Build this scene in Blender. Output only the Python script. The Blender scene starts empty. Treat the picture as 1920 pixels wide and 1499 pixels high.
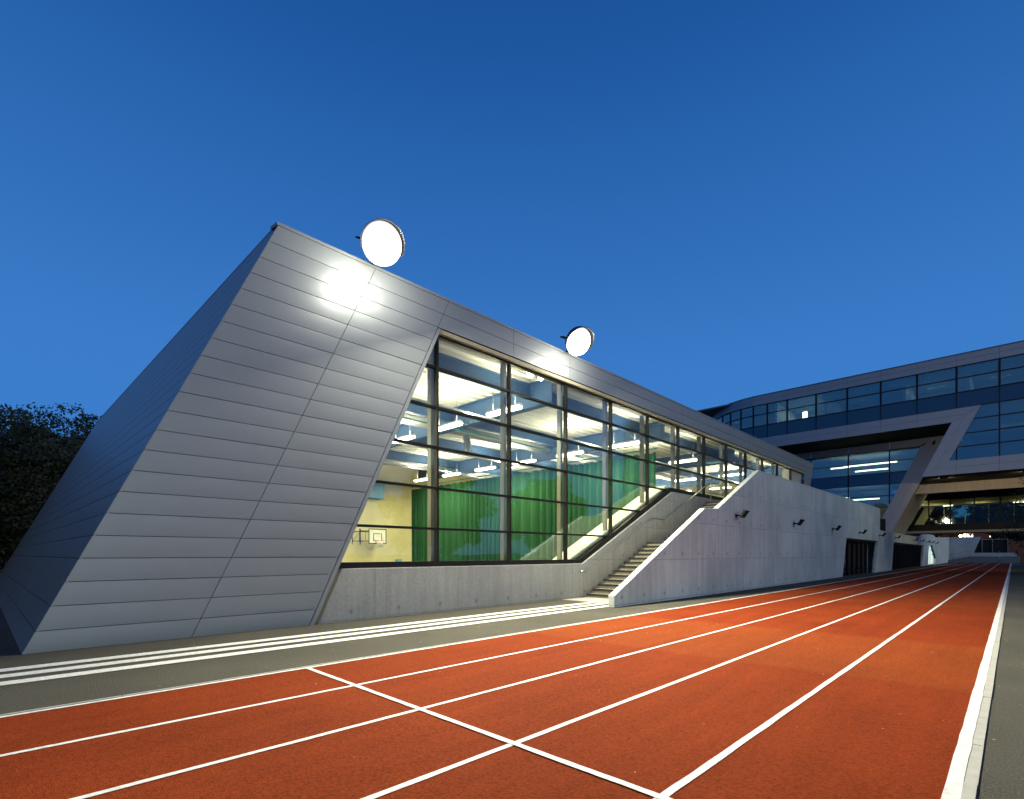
import bpy, bmesh, math, random
from mathutils import Vector, Matrix
import numpy as np
random.seed(7)
S = bpy.context.scene
C = S.collection
rad = math.radians

# ------------------------------------------------------------------ camera
# x = across the track, y = along the track, z = up; the lens stands over the origin
cam = bpy.data.cameras.new('camera'); co = bpy.data.objects.new('camera', cam); C.objects.link(co)
co.location = (0, 0, 1.4515)
YAW = math.atan(940 / 954.)
co.rotation_euler = (rad(90), 0, YAW)
cam.sensor_width = 36; cam.lens = 954 / 1920 * 36
cam.shift_y = (1039 - 749.5) / 1920
cam.clip_start = .05; cam.clip_end = 3000
S.camera = co

# ------------------------------------------------------------------ sky and dusk light
SUNDIR = (0.975, -0.22)          # the sun has just set behind the camera, to its right
wd = bpy.data.worlds.new('World'); S.world = wd; wd.use_nodes = True
nt = wd.node_tree; nt.nodes.clear(); NL = nt.links.new
wo = nt.nodes.new('ShaderNodeOutputWorld'); bg = nt.nodes.new('ShaderNodeBackground')
tcw = nt.nodes.new('ShaderNodeTexCoord'); sx = nt.nodes.new('ShaderNodeSeparateXYZ'); NL(tcw.outputs['Generated'], sx.inputs[0])
rw = nt.nodes.new('ShaderNodeValToRGB'); NL(sx.outputs[2], rw.inputs[0]); cr = rw.color_ramp; cr.interpolation = 'B_SPLINE'
cr.elements[0].position = 0; cr.elements[0].color = (.040, .197, .60, 1)
cr.elements[1].position = 1; cr.elements[1].color = (.008, .055, .22, 1)
for p_, c_ in ((.12, (.043, .207, .61)), (.30, (.047, .207, .59)), (.46, (.034, .165, .51)), (.62, (.019, .120, .41)), (.75, (.010, .080, .31))):
    e = cr.elements.new(p_); e.color = (*c_, 1)
# the west, where the sun went down, is still paler and pinker near the horizon
dt = nt.nodes.new('ShaderNodeVectorMath'); dt.operation = 'DOT_PRODUCT'; NL(tcw.outputs['Generated'], dt.inputs[0]); dt.inputs[1].default_value = (SUNDIR[0], SUNDIR[1], .05)
mr = nt.nodes.new('ShaderNodeMapRange'); mr.interpolation_type = 'SMOOTHSTEP'; mr.inputs[1].default_value = .05; mr.inputs[2].default_value = 1.0; NL(dt.outputs['Value'], mr.inputs[0])
mg = nt.nodes.new('ShaderNodeMix'); mg.data_type = 'RGBA'; mg.blend_type = 'ADD'; NL(mr.outputs[0], mg.inputs[0]); NL(rw.outputs[0], mg.inputs[6]); mg.inputs[7].default_value = (.20, .15, .09, 1)
NL(mg.outputs[2], bg.inputs[0]); bg.inputs[1].default_value = 1.0
NL(bg.outputs[0], wo.inputs[0])
sl = bpy.data.lights.new('afterglow', 'SUN'); sl.energy = 0.85; sl.angle = rad(28); sl.color = (.90, 1.0, .82)
so = bpy.data.objects.new('afterglow', sl); C.objects.link(so)
so.rotation_euler = Vector((-SUNDIR[0] * math.cos(rad(7)), -SUNDIR[1] * math.cos(rad(7)), -math.sin(rad(7)))).to_track_quat('-Z', 'Y').to_euler()
S.view_settings.view_transform = 'Standard'; S.view_settings.look = 'None'
S.view_settings.exposure = 0; S.view_settings.gamma = 1; S.view_settings.use_curve_mapping = False

# ------------------------------------------------------------------ materials
def M(name, col, rough=.6, metal=0, var=.12, scale=3, bump=0, bscale=40, spec=.5, stretch=None, col2=None):
    m = bpy.data.materials.new(name); m.use_nodes = True
    n = m.node_tree; p = n.nodes['Principled BSDF']
    p.inputs['Roughness'].default_value = rough; p.inputs['Metallic'].default_value = metal
    p.inputs['Specular IOR Level'].default_value = spec
    tc = n.nodes.new('ShaderNodeTexCoord'); mp = n.nodes.new('ShaderNodeMapping')
    geo = n.nodes.new('ShaderNodeNewGeometry')
    n.links.new(geo.outputs['Position'], mp.inputs[0])
    if stretch: mp.inputs['Scale'].default_value = stretch
    no = n.nodes.new('ShaderNodeTexNoise'); no.inputs['Scale'].default_value = scale; no.inputs['Detail'].default_value = 8
    no.inputs['Roughness'].default_value = .62
    n.links.new(mp.outputs[0], no.inputs[0])
    r = n.nodes.new('ShaderNodeValToRGB'); r.color_ramp.elements[0].position = .32; r.color_ramp.elements[1].position = .68
    a = [c * (1 - var) for c in col]; b = [min(1, c * (1 + var)) for c in (col2 or col)]
    r.color_ramp.elements[0].color = (*a, 1); r.color_ramp.elements[1].color = (*b, 1)
    n.links.new(no.outputs[0], r.inputs[0]); n.links.new(r.outputs[0], p.inputs['Base Color'])
    if bump:
        n2 = n.nodes.new('ShaderNodeTexNoise'); n2.inputs['Scale'].default_value = bscale; n2.inputs['Detail'].default_value = 4
        n.links.new(geo.outputs['Position'], n2.inputs[0])
        bp = n.nodes.new('ShaderNodeBump'); bp.inputs['Strength'].default_value = bump; bp.inputs['Distance'].default_value = .01
        n.links.new(n2.outputs[0], bp.inputs['Height']); n.links.new(bp.outputs[0], p.inputs['Normal'])
    m['ramp'] = r.name
    return m

def emis(name, col, s):
    m = bpy.data.materials.new(name); m.use_nodes = True; n = m.node_tree; p = n.nodes['Principled BSDF']
    p.inputs['Base Color'].default_value = (.8, .8, .8, 1)
    p.inputs['Emission Color'].default_value = (*col, 1); p.inputs['Emission Strength'].default_value = s
    return m

def glass(name, tint, r0, rmax=.75, rough=.02):
    # thin sheet: fresnel mix of see-through tinted glass and mirror
    m = bpy.data.materials.new(name); m.use_nodes = True; n = m.node_tree; n.nodes.clear()
    o = n.nodes.new('ShaderNodeOutputMaterial'); mx = n.nodes.new('ShaderNodeMixShader')
    t = n.nodes.new('ShaderNodeBsdfTransparent'); g = n.nodes.new('ShaderNodeBsdfGlossy')
    t.inputs[0].default_value = (*tint, 1); g.inputs['Roughness'].default_value = rough; g.inputs[0].default_value = (.95, 1, 1, 1)
    lw = n.nodes.new('ShaderNodeLayerWeight'); lw.inputs[0].default_value = .5
    pw = n.nodes.new('ShaderNodeMath'); pw.operation = 'POWER'; pw.inputs[1].default_value = 3.5
    ml = n.nodes.new('ShaderNodeMath'); ml.operation = 'MULTIPLY_ADD'; ml.inputs[1].default_value = rmax - r0; ml.inputs[2].default_value = r0
    n.links.new(lw.outputs['Facing'], pw.inputs[0]); n.links.new(pw.outputs[0], ml.inputs[0])
    n.links.new(ml.outputs[0], mx.inputs[0]); n.links.new(t.outputs[0], mx.inputs[1]); n.links.new(g.outputs[0], mx.inputs[2])
    n.links.new(mx.outputs[0], o.inputs[0])
    # faint waviness of the sheets
    geo = n.nodes.new('ShaderNodeNewGeometry'); no = n.nodes.new('ShaderNodeTexNoise'); no.inputs['Scale'].default_value = .8; no.inputs['Detail'].default_value = 1
    bp = n.nodes.new('ShaderNodeBump'); bp.inputs['Strength'].default_value = .10; bp.inputs['Distance'].default_value = .03
    n.links.new(geo.outputs['Position'], no.inputs[0]); n.links.new(no.outputs[0], bp.inputs['Height']); n.links.new(bp.outputs[0], g.inputs['Normal'])
    return m

def concrete(name, axis, seam_u0, seam_v, hole_u0, hole_v, light=(.53, .565, .545), dark=(.35, .375, .37)):
    """board-marked fair-faced concrete; axis = world axis that runs along the wall (0 x, 1 y)"""
    m = bpy.data.materials.new(name); m.use_nodes = True; n = m.node_tree; L = n.links.new; p = n.nodes['Principled BSDF']
    p.inputs['Roughness'].default_value = .72; p.inputs['Specular IOR Level'].default_value = .35
    geo = n.nodes.new('ShaderNodeNewGeometry'); sep = n.nodes.new('ShaderNodeSeparateXYZ'); L(geo.outputs['Position'], sep.inputs[0])
    U = sep.outputs[axis]; V = sep.outputs[2]
    def mth(op, a, b=None, c=None):
        k = n.nodes.new('ShaderNodeMath'); k.operation = op
        for i, v in enumerate((a, b, c)):
            if v is None: continue
            if isinstance(v, (int, float)): k.inputs[i].default_value = v
            else: L(v, k.inputs[i])
        return k.outputs[0]
    # vertical streaks
    mp = n.nodes.new('ShaderNodeMapping'); mp.inputs['Scale'].default_value = (5, 5, .35); L(geo.outputs['Position'], mp.inputs[0])
    n1 = n.nodes.new('ShaderNodeTexNoise'); n1.inputs['Scale'].default_value = 1; n1.inputs['Detail'].default_value = 9; n1.inputs['Roughness'].default_value = .65; L(mp.outputs[0], n1.inputs[0])
    n2 = n.nodes.new('ShaderNodeTexNoise'); n2.inputs['Scale'].default_value = .55; n2.inputs['Detail'].default_value = 6; L(geo.outputs['Position'], n2.inputs[0])
    n3 = n.nodes.new('ShaderNodeTexNoise'); n3.inputs['Scale'].default_value = 14; n3.inputs['Detail'].default_value = 6; L(geo.outputs['Position'], n3.inputs[0])
    # a different tone for each shuttering panel
    pu = mth('FLOOR', mth('DIVIDE', mth('SUBTRACT', U, seam_u0), 2.39)); pv = mth('FLOOR', mth('DIVIDE', mth('SUBTRACT', V, seam_v), 1.22))
    cb = n.nodes.new('ShaderNodeCombineXYZ'); L(pu, cb.inputs[0]); L(pv, cb.inputs[1])
    wn = n.nodes.new('ShaderNodeTexWhiteNoise'); L(cb.outputs[0], wn.inputs[0])
    t = mth('ADD', mth('MULTIPLY', n1.outputs[0], .60), mth('MULTIPLY', n2.outputs[0], .50))
    t = mth('ADD', t, mth('MULTIPLY', mth('SUBTRACT', n3.outputs[0], .5), .35))
    t = mth('ADD', t, mth('MULTIPLY', mth('SUBTRACT', wn.outputs[0], .5), .09))
    r = n.nodes.new('ShaderNodeValToRGB'); r.color_ramp.elements[0].position = .40; r.color_ramp.elements[1].position = .70
    r.color_ramp.elements[0].color = (*dark, 1); r.color_ramp.elements[1].color = (*light, 1); L(t, r.inputs[0])
    # seams: distance to nearest panel joint
    def near(x, x0, step):
        q = mth('DIVIDE', mth('SUBTRACT', x, x0), step)
        return mth('MULTIPLY', mth('ABSOLUTE', mth('SUBTRACT', q, mth('ROUND', q))), step)
    su = mth('LESS_THAN', near(U, seam_u0, 2.39), .012); sv = mth('LESS_THAN', near(V, seam_v, 1.22), .012)
    fade = mth('GREATER_THAN', n2.outputs[0], .44)
    seam = mth('MULTIPLY', mth('MAXIMUM', su, sv), mth('MULTIPLY_ADD', fade, .28, .14))
    hu = near(U, hole_u0, 1.2); hv = near(V, hole_v, 1.205)
    hd = mth('SQRT', mth('ADD', mth('POWER', hu, 2), mth('POWER', hv, 2)))
    hole = mth('LESS_THAN', hd, .032)
    # water run below each hole
    drip = mth('MULTIPLY', mth('LESS_THAN', hd, .075), .22)
    dk = mth('MAXIMUM', mth('MAXIMUM', seam, drip), mth('MULTIPLY', hole, .72))
    mix = n.nodes.new('ShaderNodeMix'); mix.data_type = 'RGBA'; L(dk, mix.inputs[0]); L(r.outputs[0], mix.inputs[6]); mix.inputs[7].default_value = (.12, .12, .13, 1)
    L(mix.outputs[2], p.inputs['Base Color'])
    hgt = mth('SUBTRACT', mth('MULTIPLY', n3.outputs[0], .12), mth('ADD', mth('MULTIPLY', hole, 1.0), mth('MULTIPLY', mth('MAXIMUM', su, sv), .5)))
    bp = n.nodes.new('ShaderNodeBump'); bp.inputs['Strength'].default_value = .6; bp.inputs['Distance'].default_value = .012; L(hgt, bp.inputs['Height']); L(bp.outputs[0], p.inputs['Normal'])
    return m

def rubber(name):
    m = bpy.data.materials.new(name); m.use_nodes = True; n = m.node_tree; L = n.links.new; p = n.nodes['Principled BSDF']
    p.inputs['Roughness'].default_value = .9; p.inputs['Specular IOR Level'].default_value = .06
    geo = n.nodes.new('ShaderNodeNewGeometry')
    v = n.nodes.new('ShaderNodeTexVoronoi'); v.inputs['Scale'].default_value = 130; L(geo.outputs['Position'], v.inputs[0])
    a = n.nodes.new('ShaderNodeTexNoise'); a.inputs['Scale'].default_value = 45; a.inputs['Detail'].default_value = 6; a.inputs['Roughness'].default_value = .8; L(geo.outputs['Position'], a.inputs[0])
    b = n.nodes.new('ShaderNodeTexNoise'); b.inputs['Scale'].default_value = .6; b.inputs['Detail'].default_value = 5; L(geo.outputs['Position'], b.inputs[0])
    r = n.nodes.new('ShaderNodeValToRGB'); r.color_ramp.elements[0].position = .36; r.color_ramp.elements[1].position = .64
    r.color_ramp.elements[0].color = (.135, .018, .0035, 1); r.color_ramp.elements[1].color = (.275, .048, .010, 1); L(a.outputs[0], r.inputs[0])
    # laying joints of the poured rubber: bays of slightly different tone along the track
    sep = n.nodes.new('ShaderNodeSeparateXYZ'); L(geo.outputs['Position'], sep.inputs[0])
    def mth(op, x, y=None):
        k = n.nodes.new('ShaderNodeMath'); k.operation = op
        for i, q in enumerate((x, y)):
            if q is None: continue
            if isinstance(q, (int, float)): k.inputs[i].default_value = q
            else: L(q, k.inputs[i])
        return k.outputs[0]
    band = n.nodes.new('ShaderNodeValToRGB'); cr = band.color_ramp; cr.interpolation = 'LINEAR'
    cr.elements[0].position = 0; cr.elements[0].color = (.5, .5, .5, 1); cr.elements[1].position = 1; cr.elements[1].color = (.46, .46, .46, 1)
    for pos, val in ((.118, .50), (.121, .64), (.178, .65), (.181, .47), (.3, .5), (.302, .56), (.45, .56), (.455, .47)):
        e = cr.elements.new(pos); e.color = (val, val, val, 1)
    ms = n.nodes.new('ShaderNodeMapping'); ms.inputs['Scale'].default_value = (4, .35, 1); L(geo.outputs['Position'], ms.inputs[0])
    sc = n.nodes.new('ShaderNodeTexNoise'); sc.inputs['Scale'].default_value = 1; sc.inputs['Detail'].default_value = 7; sc.inputs['Roughness'].default_value = .7; L(ms.outputs[0], sc.inputs[0])
    wob = mth('MULTIPLY', mth('SUBTRACT', b.outputs[0], .5), .25)
    yy = mth('DIVIDE', mth('ADD', mth('ADD', sep.outputs[1], wob), mth('MULTIPLY', sep.outputs[0], -.05)), 60.0)
    L(yy, band.inputs[0])
    fac = mth('ADD', mth('ADD', mth('MULTIPLY', band.outputs[0], .75), mth('MULTIPLY', b.outputs[0], .55)), mth('MULTIPLY', sc.outputs[0], .55))
    mul = n.nodes.new('ShaderNodeMix'); mul.data_type = 'RGBA'; mul.blend_type = 'MULTIPLY'; mul.inputs[0].default_value = 1
    L(r.outputs[0], mul.inputs[6]); cb = n.nodes.new('ShaderNodeCombineColor')
    # paler bays are greyer as well as lighter
    g = mth('ADD', fac, mth('MULTIPLY', mth('SUBTRACT', band.outputs[0], .5), 1.6))
    L(fac, cb.inputs[0]); L(g, cb.inputs[1]); L(g, cb.inputs[2]); L(cb.outputs[0], mul.inputs[7])
    L(mul.outputs[2], p.inputs['Base Color'])
    bp = n.nodes.new('ShaderNodeBump'); bp.inputs['Strength'].default_value = .9; bp.inputs['Distance'].default_value = .006
    L(v.outputs[0], bp.inputs['Height']); L(bp.outputs[0], p.inputs['Normal'])
    return m

def asphalt(name):
    m = bpy.data.materials.new(name); m.use_nodes = True; n = m.node_tree; L = n.links.new; p = n.nodes['Principled BSDF']
    p.inputs['Roughness'].default_value = .9; p.inputs['Specular IOR Level'].default_value = .1
    geo = n.nodes.new('ShaderNodeNewGeometry')
    a = n.nodes.new('ShaderNodeTexNoise'); a.inputs['Scale'].default_value = 60; a.inputs['Detail'].default_value = 5; a.inputs['Roughness'].default_value = .85; L(geo.outputs['Position'], a.inputs[0])
    b = n.nodes.new('ShaderNodeTexNoise'); b.inputs['Scale'].default_value = .5; b.inputs['Detail'].default_value = 6; L(geo.outputs['Position'], b.inputs[0])
    r = n.nodes.new('ShaderNodeValToRGB'); r.color_ramp.elements[0].position = .34; r.color_ramp.elements[1].position = .72
    r.color_ramp.elements[0].color = (.032, .032, .029, 1); r.color_ramp.elements[1].color = (.165, .158, .125, 1); L(a.outputs[0], r.inputs[0])
    r2 = n.nodes.new('ShaderNodeValToRGB'); r2.color_ramp.elements[0].position = .3; r2.color_ramp.elements[1].position = .7
    r2.color_ramp.elements[0].color = (.7, .7, .72, 1); r2.color_ramp.elements[1].color = (1.0, .99, .95, 1); L(b.outputs[0], r2.inputs[0])
    mul = n.nodes.new('ShaderNodeMix'); mul.data_type = 'RGBA'; mul.blend_type = 'MULTIPLY'; mul.inputs[0].default_value = 1
    L(r.outputs[0], mul.inputs[6]); L(r2.outputs[0], mul.inputs[7]); L(mul.outputs[2], p.inputs['Base Color'])
    v = n.nodes.new('ShaderNodeTexVoronoi'); v.inputs['Scale'].default_value = 110; L(geo.outputs['Position'], v.inputs[0])
    bp = n.nodes.new('ShaderNodeBump'); bp.inputs['Strength'].default_value = .8; bp.inputs['Distance'].default_value = .006
    L(v.outputs[0], bp.inputs['Height']); L(bp.outputs[0], p.inputs['Normal'])
    return m

mt = dict(
    asphalt=asphalt('asphalt'), track=rubber('red_rubber'),
    paint=M('white_paint', (.66, .66, .62), .7, var=.22, scale=22, bump=.5, bscale=120),
    kerb=M('kerb_concrete', (.36, .355, .32), .8, var=.12, scale=6, bump=.3),
    clad=M('grey_cladding', (.205, .225, .245), .44, .30, var=.025, scale=1.2),
    cladside=M('grey_cladding_side', (.205, .225, .245), .44, .30, var=.025, scale=1.2),
    cladup=M('lilac_grey_cladding', (.26, .262, .28), .5, .2, var=.03, scale=.8),
    cap=M('coping_metal', (.14, .145, .155), .45, .4, var=.03),
    dark=M('black_metal', (.007, .007, .008), .5, 0, var=.1, spec=.2),
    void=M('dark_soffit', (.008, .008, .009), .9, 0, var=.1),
    steel=M('painted_steel', (.17, .17, .165), .5, .1, var=.04),
    stain=M('stainless_steel', (.33, .33, .32), .38, .8, var=.03),
    beam=M('steel_beam_paint', (.035, .08, .165), .55, 0, var=.05),  # blue of the mirrored sky put into the beams' base colour
    deck=M('cream_metal_deck', (.62, .60, .53), .6, 0, var=.04),
    inwall=M('cream_wall', (.66, .59, .36), .7, 0, var=.10, scale=.9),
    floor=M('sports_floor', (.42, .28, .12), .4, 0, var=.05),
    curtain=M('green_curtain', (.003, .066, .027), .85, 0, var=.10, scale=4, stretch=(3, 3, .4)),
    board=M('white_board', (.8, .8, .78), .4), orange=M('orange_rim', (.8, .2, .04), .5),
    net=M('white_net', (.75, .75, .75), .9), blue=M('blue_plastic', (.12, .3, .5), .5),
    teal=M('teal_pipe', (.03, .30, .26), .5),
    white=M('white_housing', (.7, .7, .68), .4), duct=M('galvanised_duct', (.5, .5, .5), .35, .7, var=.08),
    tread=M('stair_concrete', (.25, .235, .17), .8, var=.10, scale=5, bump=.2),
    nosing=M('dark_nosing', (.02, .02, .02), .7),
    conW=concrete('fair_faced_concrete_wall', 1, 20.87, 1.28 - 1.22, 16.85, 1.465 - 1.205),
    conP=concrete('fair_faced_concrete_plinth', 1, 5.98, .04, 5.39, .205, (.34, .335, .31), (.22, .22, .215)),
    conX=concrete('fair_faced_concrete_end', 0, -9, .1, -8.4, .3),
    conB=concrete('fair_faced_concrete_beam', 0, -9, 8.2, -7.4, 7.6, (.40, .36, .30), (.30, .27, .23)),
    brick=M('red_brick', (.22, .07, .035), .85, 0, var=.25, scale=6),
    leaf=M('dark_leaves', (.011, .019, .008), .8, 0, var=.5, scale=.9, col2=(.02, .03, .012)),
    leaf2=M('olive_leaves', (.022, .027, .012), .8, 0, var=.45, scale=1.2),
    bark=M('bark', (.06, .045, .03), .9, 0, var=.3, scale=8, bump=.5),
    glass=glass('clear_glass', (.93, .97, .95), .06, .85), gdark=glass('tinted_glass', (.50, .60, .56), .15, .8), gcor=glass('corridor_glass', (.75, .8, .72), .012, .4),
    spandrel=M('blue_spandrel_glass', (.018, .042, .070), .12, .25, var=.03, scale=.3, spec=.8),
    room=M('office_wall', (.30, .34, .36), .8, var=.05), yellowroom=M('corridor_wall', (.55, .48, .30), .8, var=.06),
    tube=emis('fluorescent_light', (1, .95, .74), 14), tubeC=emis('cool_corridor_light', (1, .96, .80), 9),
    flood=emis('floodlight_lens', (1, .97, .86), 22),
    pale=emis('pale_green_lit_window', (.78, 1.0, .86), 1.1),
    amber=emis('amber_street_light', (1, .55, .25), 30), litw=emis('lit_window', (1, .85, .62), 3),
    fstep=M('far_step_concrete', (.10, .11, .13), .8, var=.1),
    litter=M('dry_leaf', (.45, .38, .22), .8),
)

# ------------------------------------------------------------------ helpers
def link(name, me, mat, parent=None, kind=None):
    o = bpy.data.objects.new(name, me); C.objects.link(o)
    if mat is not None and not me.materials: me.materials.append(mat)
    if parent is not None: o.parent = parent
    if kind: o['kind'] = kind
    return o
def tag(o, label, cat, group=None):
    o['label'] = label; o['category'] = cat
    if group: o['group'] = group
    return o
def thing(name, label, cat, loc=(0, 0, 0), group=None, rz=0):
    o = bpy.data.objects.new(name, None); C.objects.link(o); o.location = loc; o.rotation_euler = (0, 0, rz); o.empty_display_size = .2
    return tag(o, label, cat, group)
def world(o, parent):          # keep world-space geometry under a parent that has its own location
    bpy.context.view_layer.update()
    o.matrix_parent_inverse = Matrix.Translation(parent.location).inverted() if parent.rotation_euler.z == 0 else parent.matrix_world.inverted()

class MB:
    def __init__(s): s.v = []; s.f = []; s.sm = []
    def face(s, pts, smooth=False):
        n = len(s.v); s.v += [tuple(p) for p in pts]; s.f.append(list(range(n, n + len(pts)))); s.sm.append(smooth)
    def solid(s, a, b):
        """closed solid between two equal outlines a and b"""
        n = len(s.v); k = len(a); s.v += [tuple(p) for p in a] + [tuple(p) for p in b]
        s.f.append([n + i for i in range(k)][::-1]); s.f.append([n + k + i for i in range(k)])
        for i in range(k):
            j = (i + 1) % k; s.f.append([n + i, n + j, n + k + j, n + k + i])
        s.sm += [False] * (k + 2)
    def box(s, x0, x1, y0, y1, z0, z1):
        s.solid([(x0, y0, z0), (x1, y0, z0), (x1, y1, z0), (x0, y1, z0)], [(x0, y0, z1), (x1, y0, z1), (x1, y1, z1), (x0, y1, z1)])
    def tube(s, path, r, seg=8, caps=True, r1=None):
        path = [Vector(p) for p in path]; n0 = len(s.v); m = len(path)
        for i, p in enumerate(path):
            d = (path[min(i + 1, m - 1)] - path[max(i - 1, 0)]).normalized()
            u = d.orthogonal().normalized() if abs(d.z) > .99 else d.cross(Vector((0, 0, 1))).normalized()
            w = u.cross(d).normalized(); rr = r if r1 is None else r + (r1 - r) * i / max(1, m - 1)
            for k in range(seg):
                a = 2 * math.pi * k / seg; q = p + u * math.cos(a) * rr + w * math.sin(a) * rr; s.v.append(tuple(q))
        for i in range(m - 1):
            for k in range(seg):
                a = n0 + i * seg + k; b = n0 + i * seg + (k + 1) % seg; s.f.append([a, b, b + seg, a + seg]); s.sm.append(True)
        if caps:
            s.f.append([n0 + k for k in range(seg)][::-1]); s.f.append([n0 + (m - 1) * seg + k for k in range(seg)]); s.sm += [False, False]
    def mesh(s, name, recalc=True):
        me = bpy.data.meshes.new(name); me.from_pydata(s.v, [], s.f)
        if any(s.sm): me.polygons.foreach_set('use_smooth', s.sm)
        if recalc:
            bm = bmesh.new(); bm.from_mesh(me); bmesh.ops.recalc_face_normals(bm, faces=bm.faces); bm.to_mesh(me); bm.free()
        me.update(); return me
    def build(s, name, mat, parent=None, kind=None, recalc=True):
        return link(name, s.mesh(name, recalc), mat, parent, kind)

def prism(F, poly, w0, w1, name, mat, parent=None, kind=None):
    b = MB(); b.solid([F(u, v, w0) for u, v in poly], [F(u, v, w1) for u, v in poly]); return b.build(name, mat, parent, kind)
def bar(F, u0, u1, v0, v1, w0, w1, name, mat, parent=None, n=1, kind=None):
    poly = [(u0 + (u1 - u0) * i / n, v0) for i in range(n + 1)] + [(u1 + (u0 - u1) * i / n, v1) for i in range(n + 1)]
    return prism(F, poly, w0, w1, name, mat, parent, kind)
def rect(u0, u1, v0, v1): return [(u0, v0), (u1, v0), (u1, v1), (u0, v1)]
def clip(poly, a, b, c):
    """keep the part of poly with a*u+b*v >= c"""
    out = []; n = len(poly)
    for i in range(n):
        p, q = poly[i], poly[(i + 1) % n]; dp = a * p[0] + b * p[1] - c; dq = a * q[0] + b * q[1] - c
        if dp >= 0: out.append(p)
        if (dp > 0 > dq) or (dp < 0 < dq):
            t = dp / (dp - dq); out.append((p[0] + (q[0] - p[0]) * t, p[1] + (q[1] - p[1]) * t))
    return out
def area(poly):
    return .5 * abs(sum(poly[i][0] * poly[(i + 1) % len(poly)][1] - poly[(i + 1) % len(poly)][0] * poly[i][1] for i in range(len(poly))))
def shrink(poly, g):
    cx = sum(p[0] for p in poly) / len(poly); cy = sum(p[1] for p in poly) / len(poly)
    return [(p[0] - math.copysign(min(g, abs(p[0] - cx)), p[0] - cx), p[1] - math.copysign(min(g, abs(p[1] - cy)), p[1] - cy)) for p in poly]

_pc = {}
def panel(F, quad, parent, mat, bulge=.005, gap=.006, th=.03, name='cladding_panel', w=0, nu=4, nv=4):
    """one cladding cassette: quad = four (u,v) corners, pillowed outwards, folded edges"""
    q = [Vector(p) for p in quad]
    e0 = (q[1] - q[0]).normalized(); e1 = (q[3] - q[0]).normalized()
    q = [q[0] + e0 * gap + e1 * gap, q[1] - e0 * gap + e1 * gap, q[2] - e0 * gap - e1 * gap, q[3] + e0 * gap - e1 * gap]
    o = Vector(F(q[0].x, q[0].y, w)); V = []; 
    for j in range(nv + 1):
        for i in range(nu + 1):
            s, t = i / nu, j / nv
            # corners of the grid are crowded to the rims so that the fold stays tight
            s = .5 - .5 * math.cos(math.pi * s); t = .5 - .5 * math.cos(math.pi * t)
            p = q[0] * (1 - s) * (1 - t) + q[1] * s * (1 - t) + q[2] * s * t + q[3] * (1 - s) * t
            h = bulge * (1 - (2 * s - 1) ** 6) * (1 - (2 * t - 1) ** 2)
            V.append(Vector(F(p.x, p.y, w + h)) - o)
    key = (mat.name, nu, nv) + tuple(round(c, 3) for k in (0, nu, len(V) // 2, len(V) - 1 - nu, len(V) - 1) for c in V[k])
    if key not in _pc:
        b = MB(); b.v = [tuple(p) for p in V]
        for j in range(nv):
            for i in range(nu):
                a = j * (nu + 1) + i; b.f.append([a, a + 1, a + nu + 2, a + nu + 1]); b.sm.append(True)
        rim = [i for i in range(nu + 1)] + [j * (nu + 1) + nu for j in range(1, nv + 1)] + [nv * (nu + 1) + i for i in range(nu - 1, -1, -1)] + [j * (nu + 1) for j in range(nv - 1, 0, -1)]
        nrm = Vector(F(q[0].x, q[0].y, w)) - Vector(F(q[0].x, q[0].y, w - th)); n0 = len(b.v)
        for r in rim: b.v.append(tuple(V[r])); 
        for r in rim: b.v.append(tuple(V[r] - nrm))
        k = len(rim)
        for i in range(k):
            j = (i + 1) % k; b.f.append([n0 + i, n0 + j, n0 + k + j, n0 + k + i]); b.sm.append(False)
        me = bpy.data.meshes.new(name); me.from_pydata(b.v, [], b.f); me.polygons.foreach_set('use_smooth', b.sm)
        # outward normals
        c = me.polygons[0].normal.copy() if len(me.polygons) else Vector((0, 0, 1))
        if c.dot(nrm) < 0: me.flip_normals()
        me.materials.append(mat); _pc[key] = me
    ob = bpy.data.objects.new(name, _pc[key]); C.objects.link(ob); ob.location = o; ob.parent = parent
    if mat.name == 'grey_cladding': ob.rotation_euler = (0, random.uniform(-.004, .004), random.uniform(-.0012, .0012))
    return ob

_gc = {}
def pane(F, poly, parent, mat, w=0, name='pane', th=.012):
    poly = shrink(poly, .004)
    if len(poly) < 3 or area(poly) < .004: return None
    o = Vector(F(poly[0][0], poly[0][1], w))
    a = [Vector(F(u, v, w)) - o for u, v in poly]; b2 = [Vector(F(u, v, w - th)) - o for u, v in poly]
    key = (mat.name,) + tuple(round(c, 3) for p in a + b2 for c in p)
    if key not in _gc:
        b = MB(); b.solid(b2, a); me = b.mesh(name); me.materials.append(mat); _gc[key] = me
    ob = bpy.data.objects.new(name, _gc[key]); C.objects.link(ob); ob.location = o; ob.parent = parent
    return ob

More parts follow.
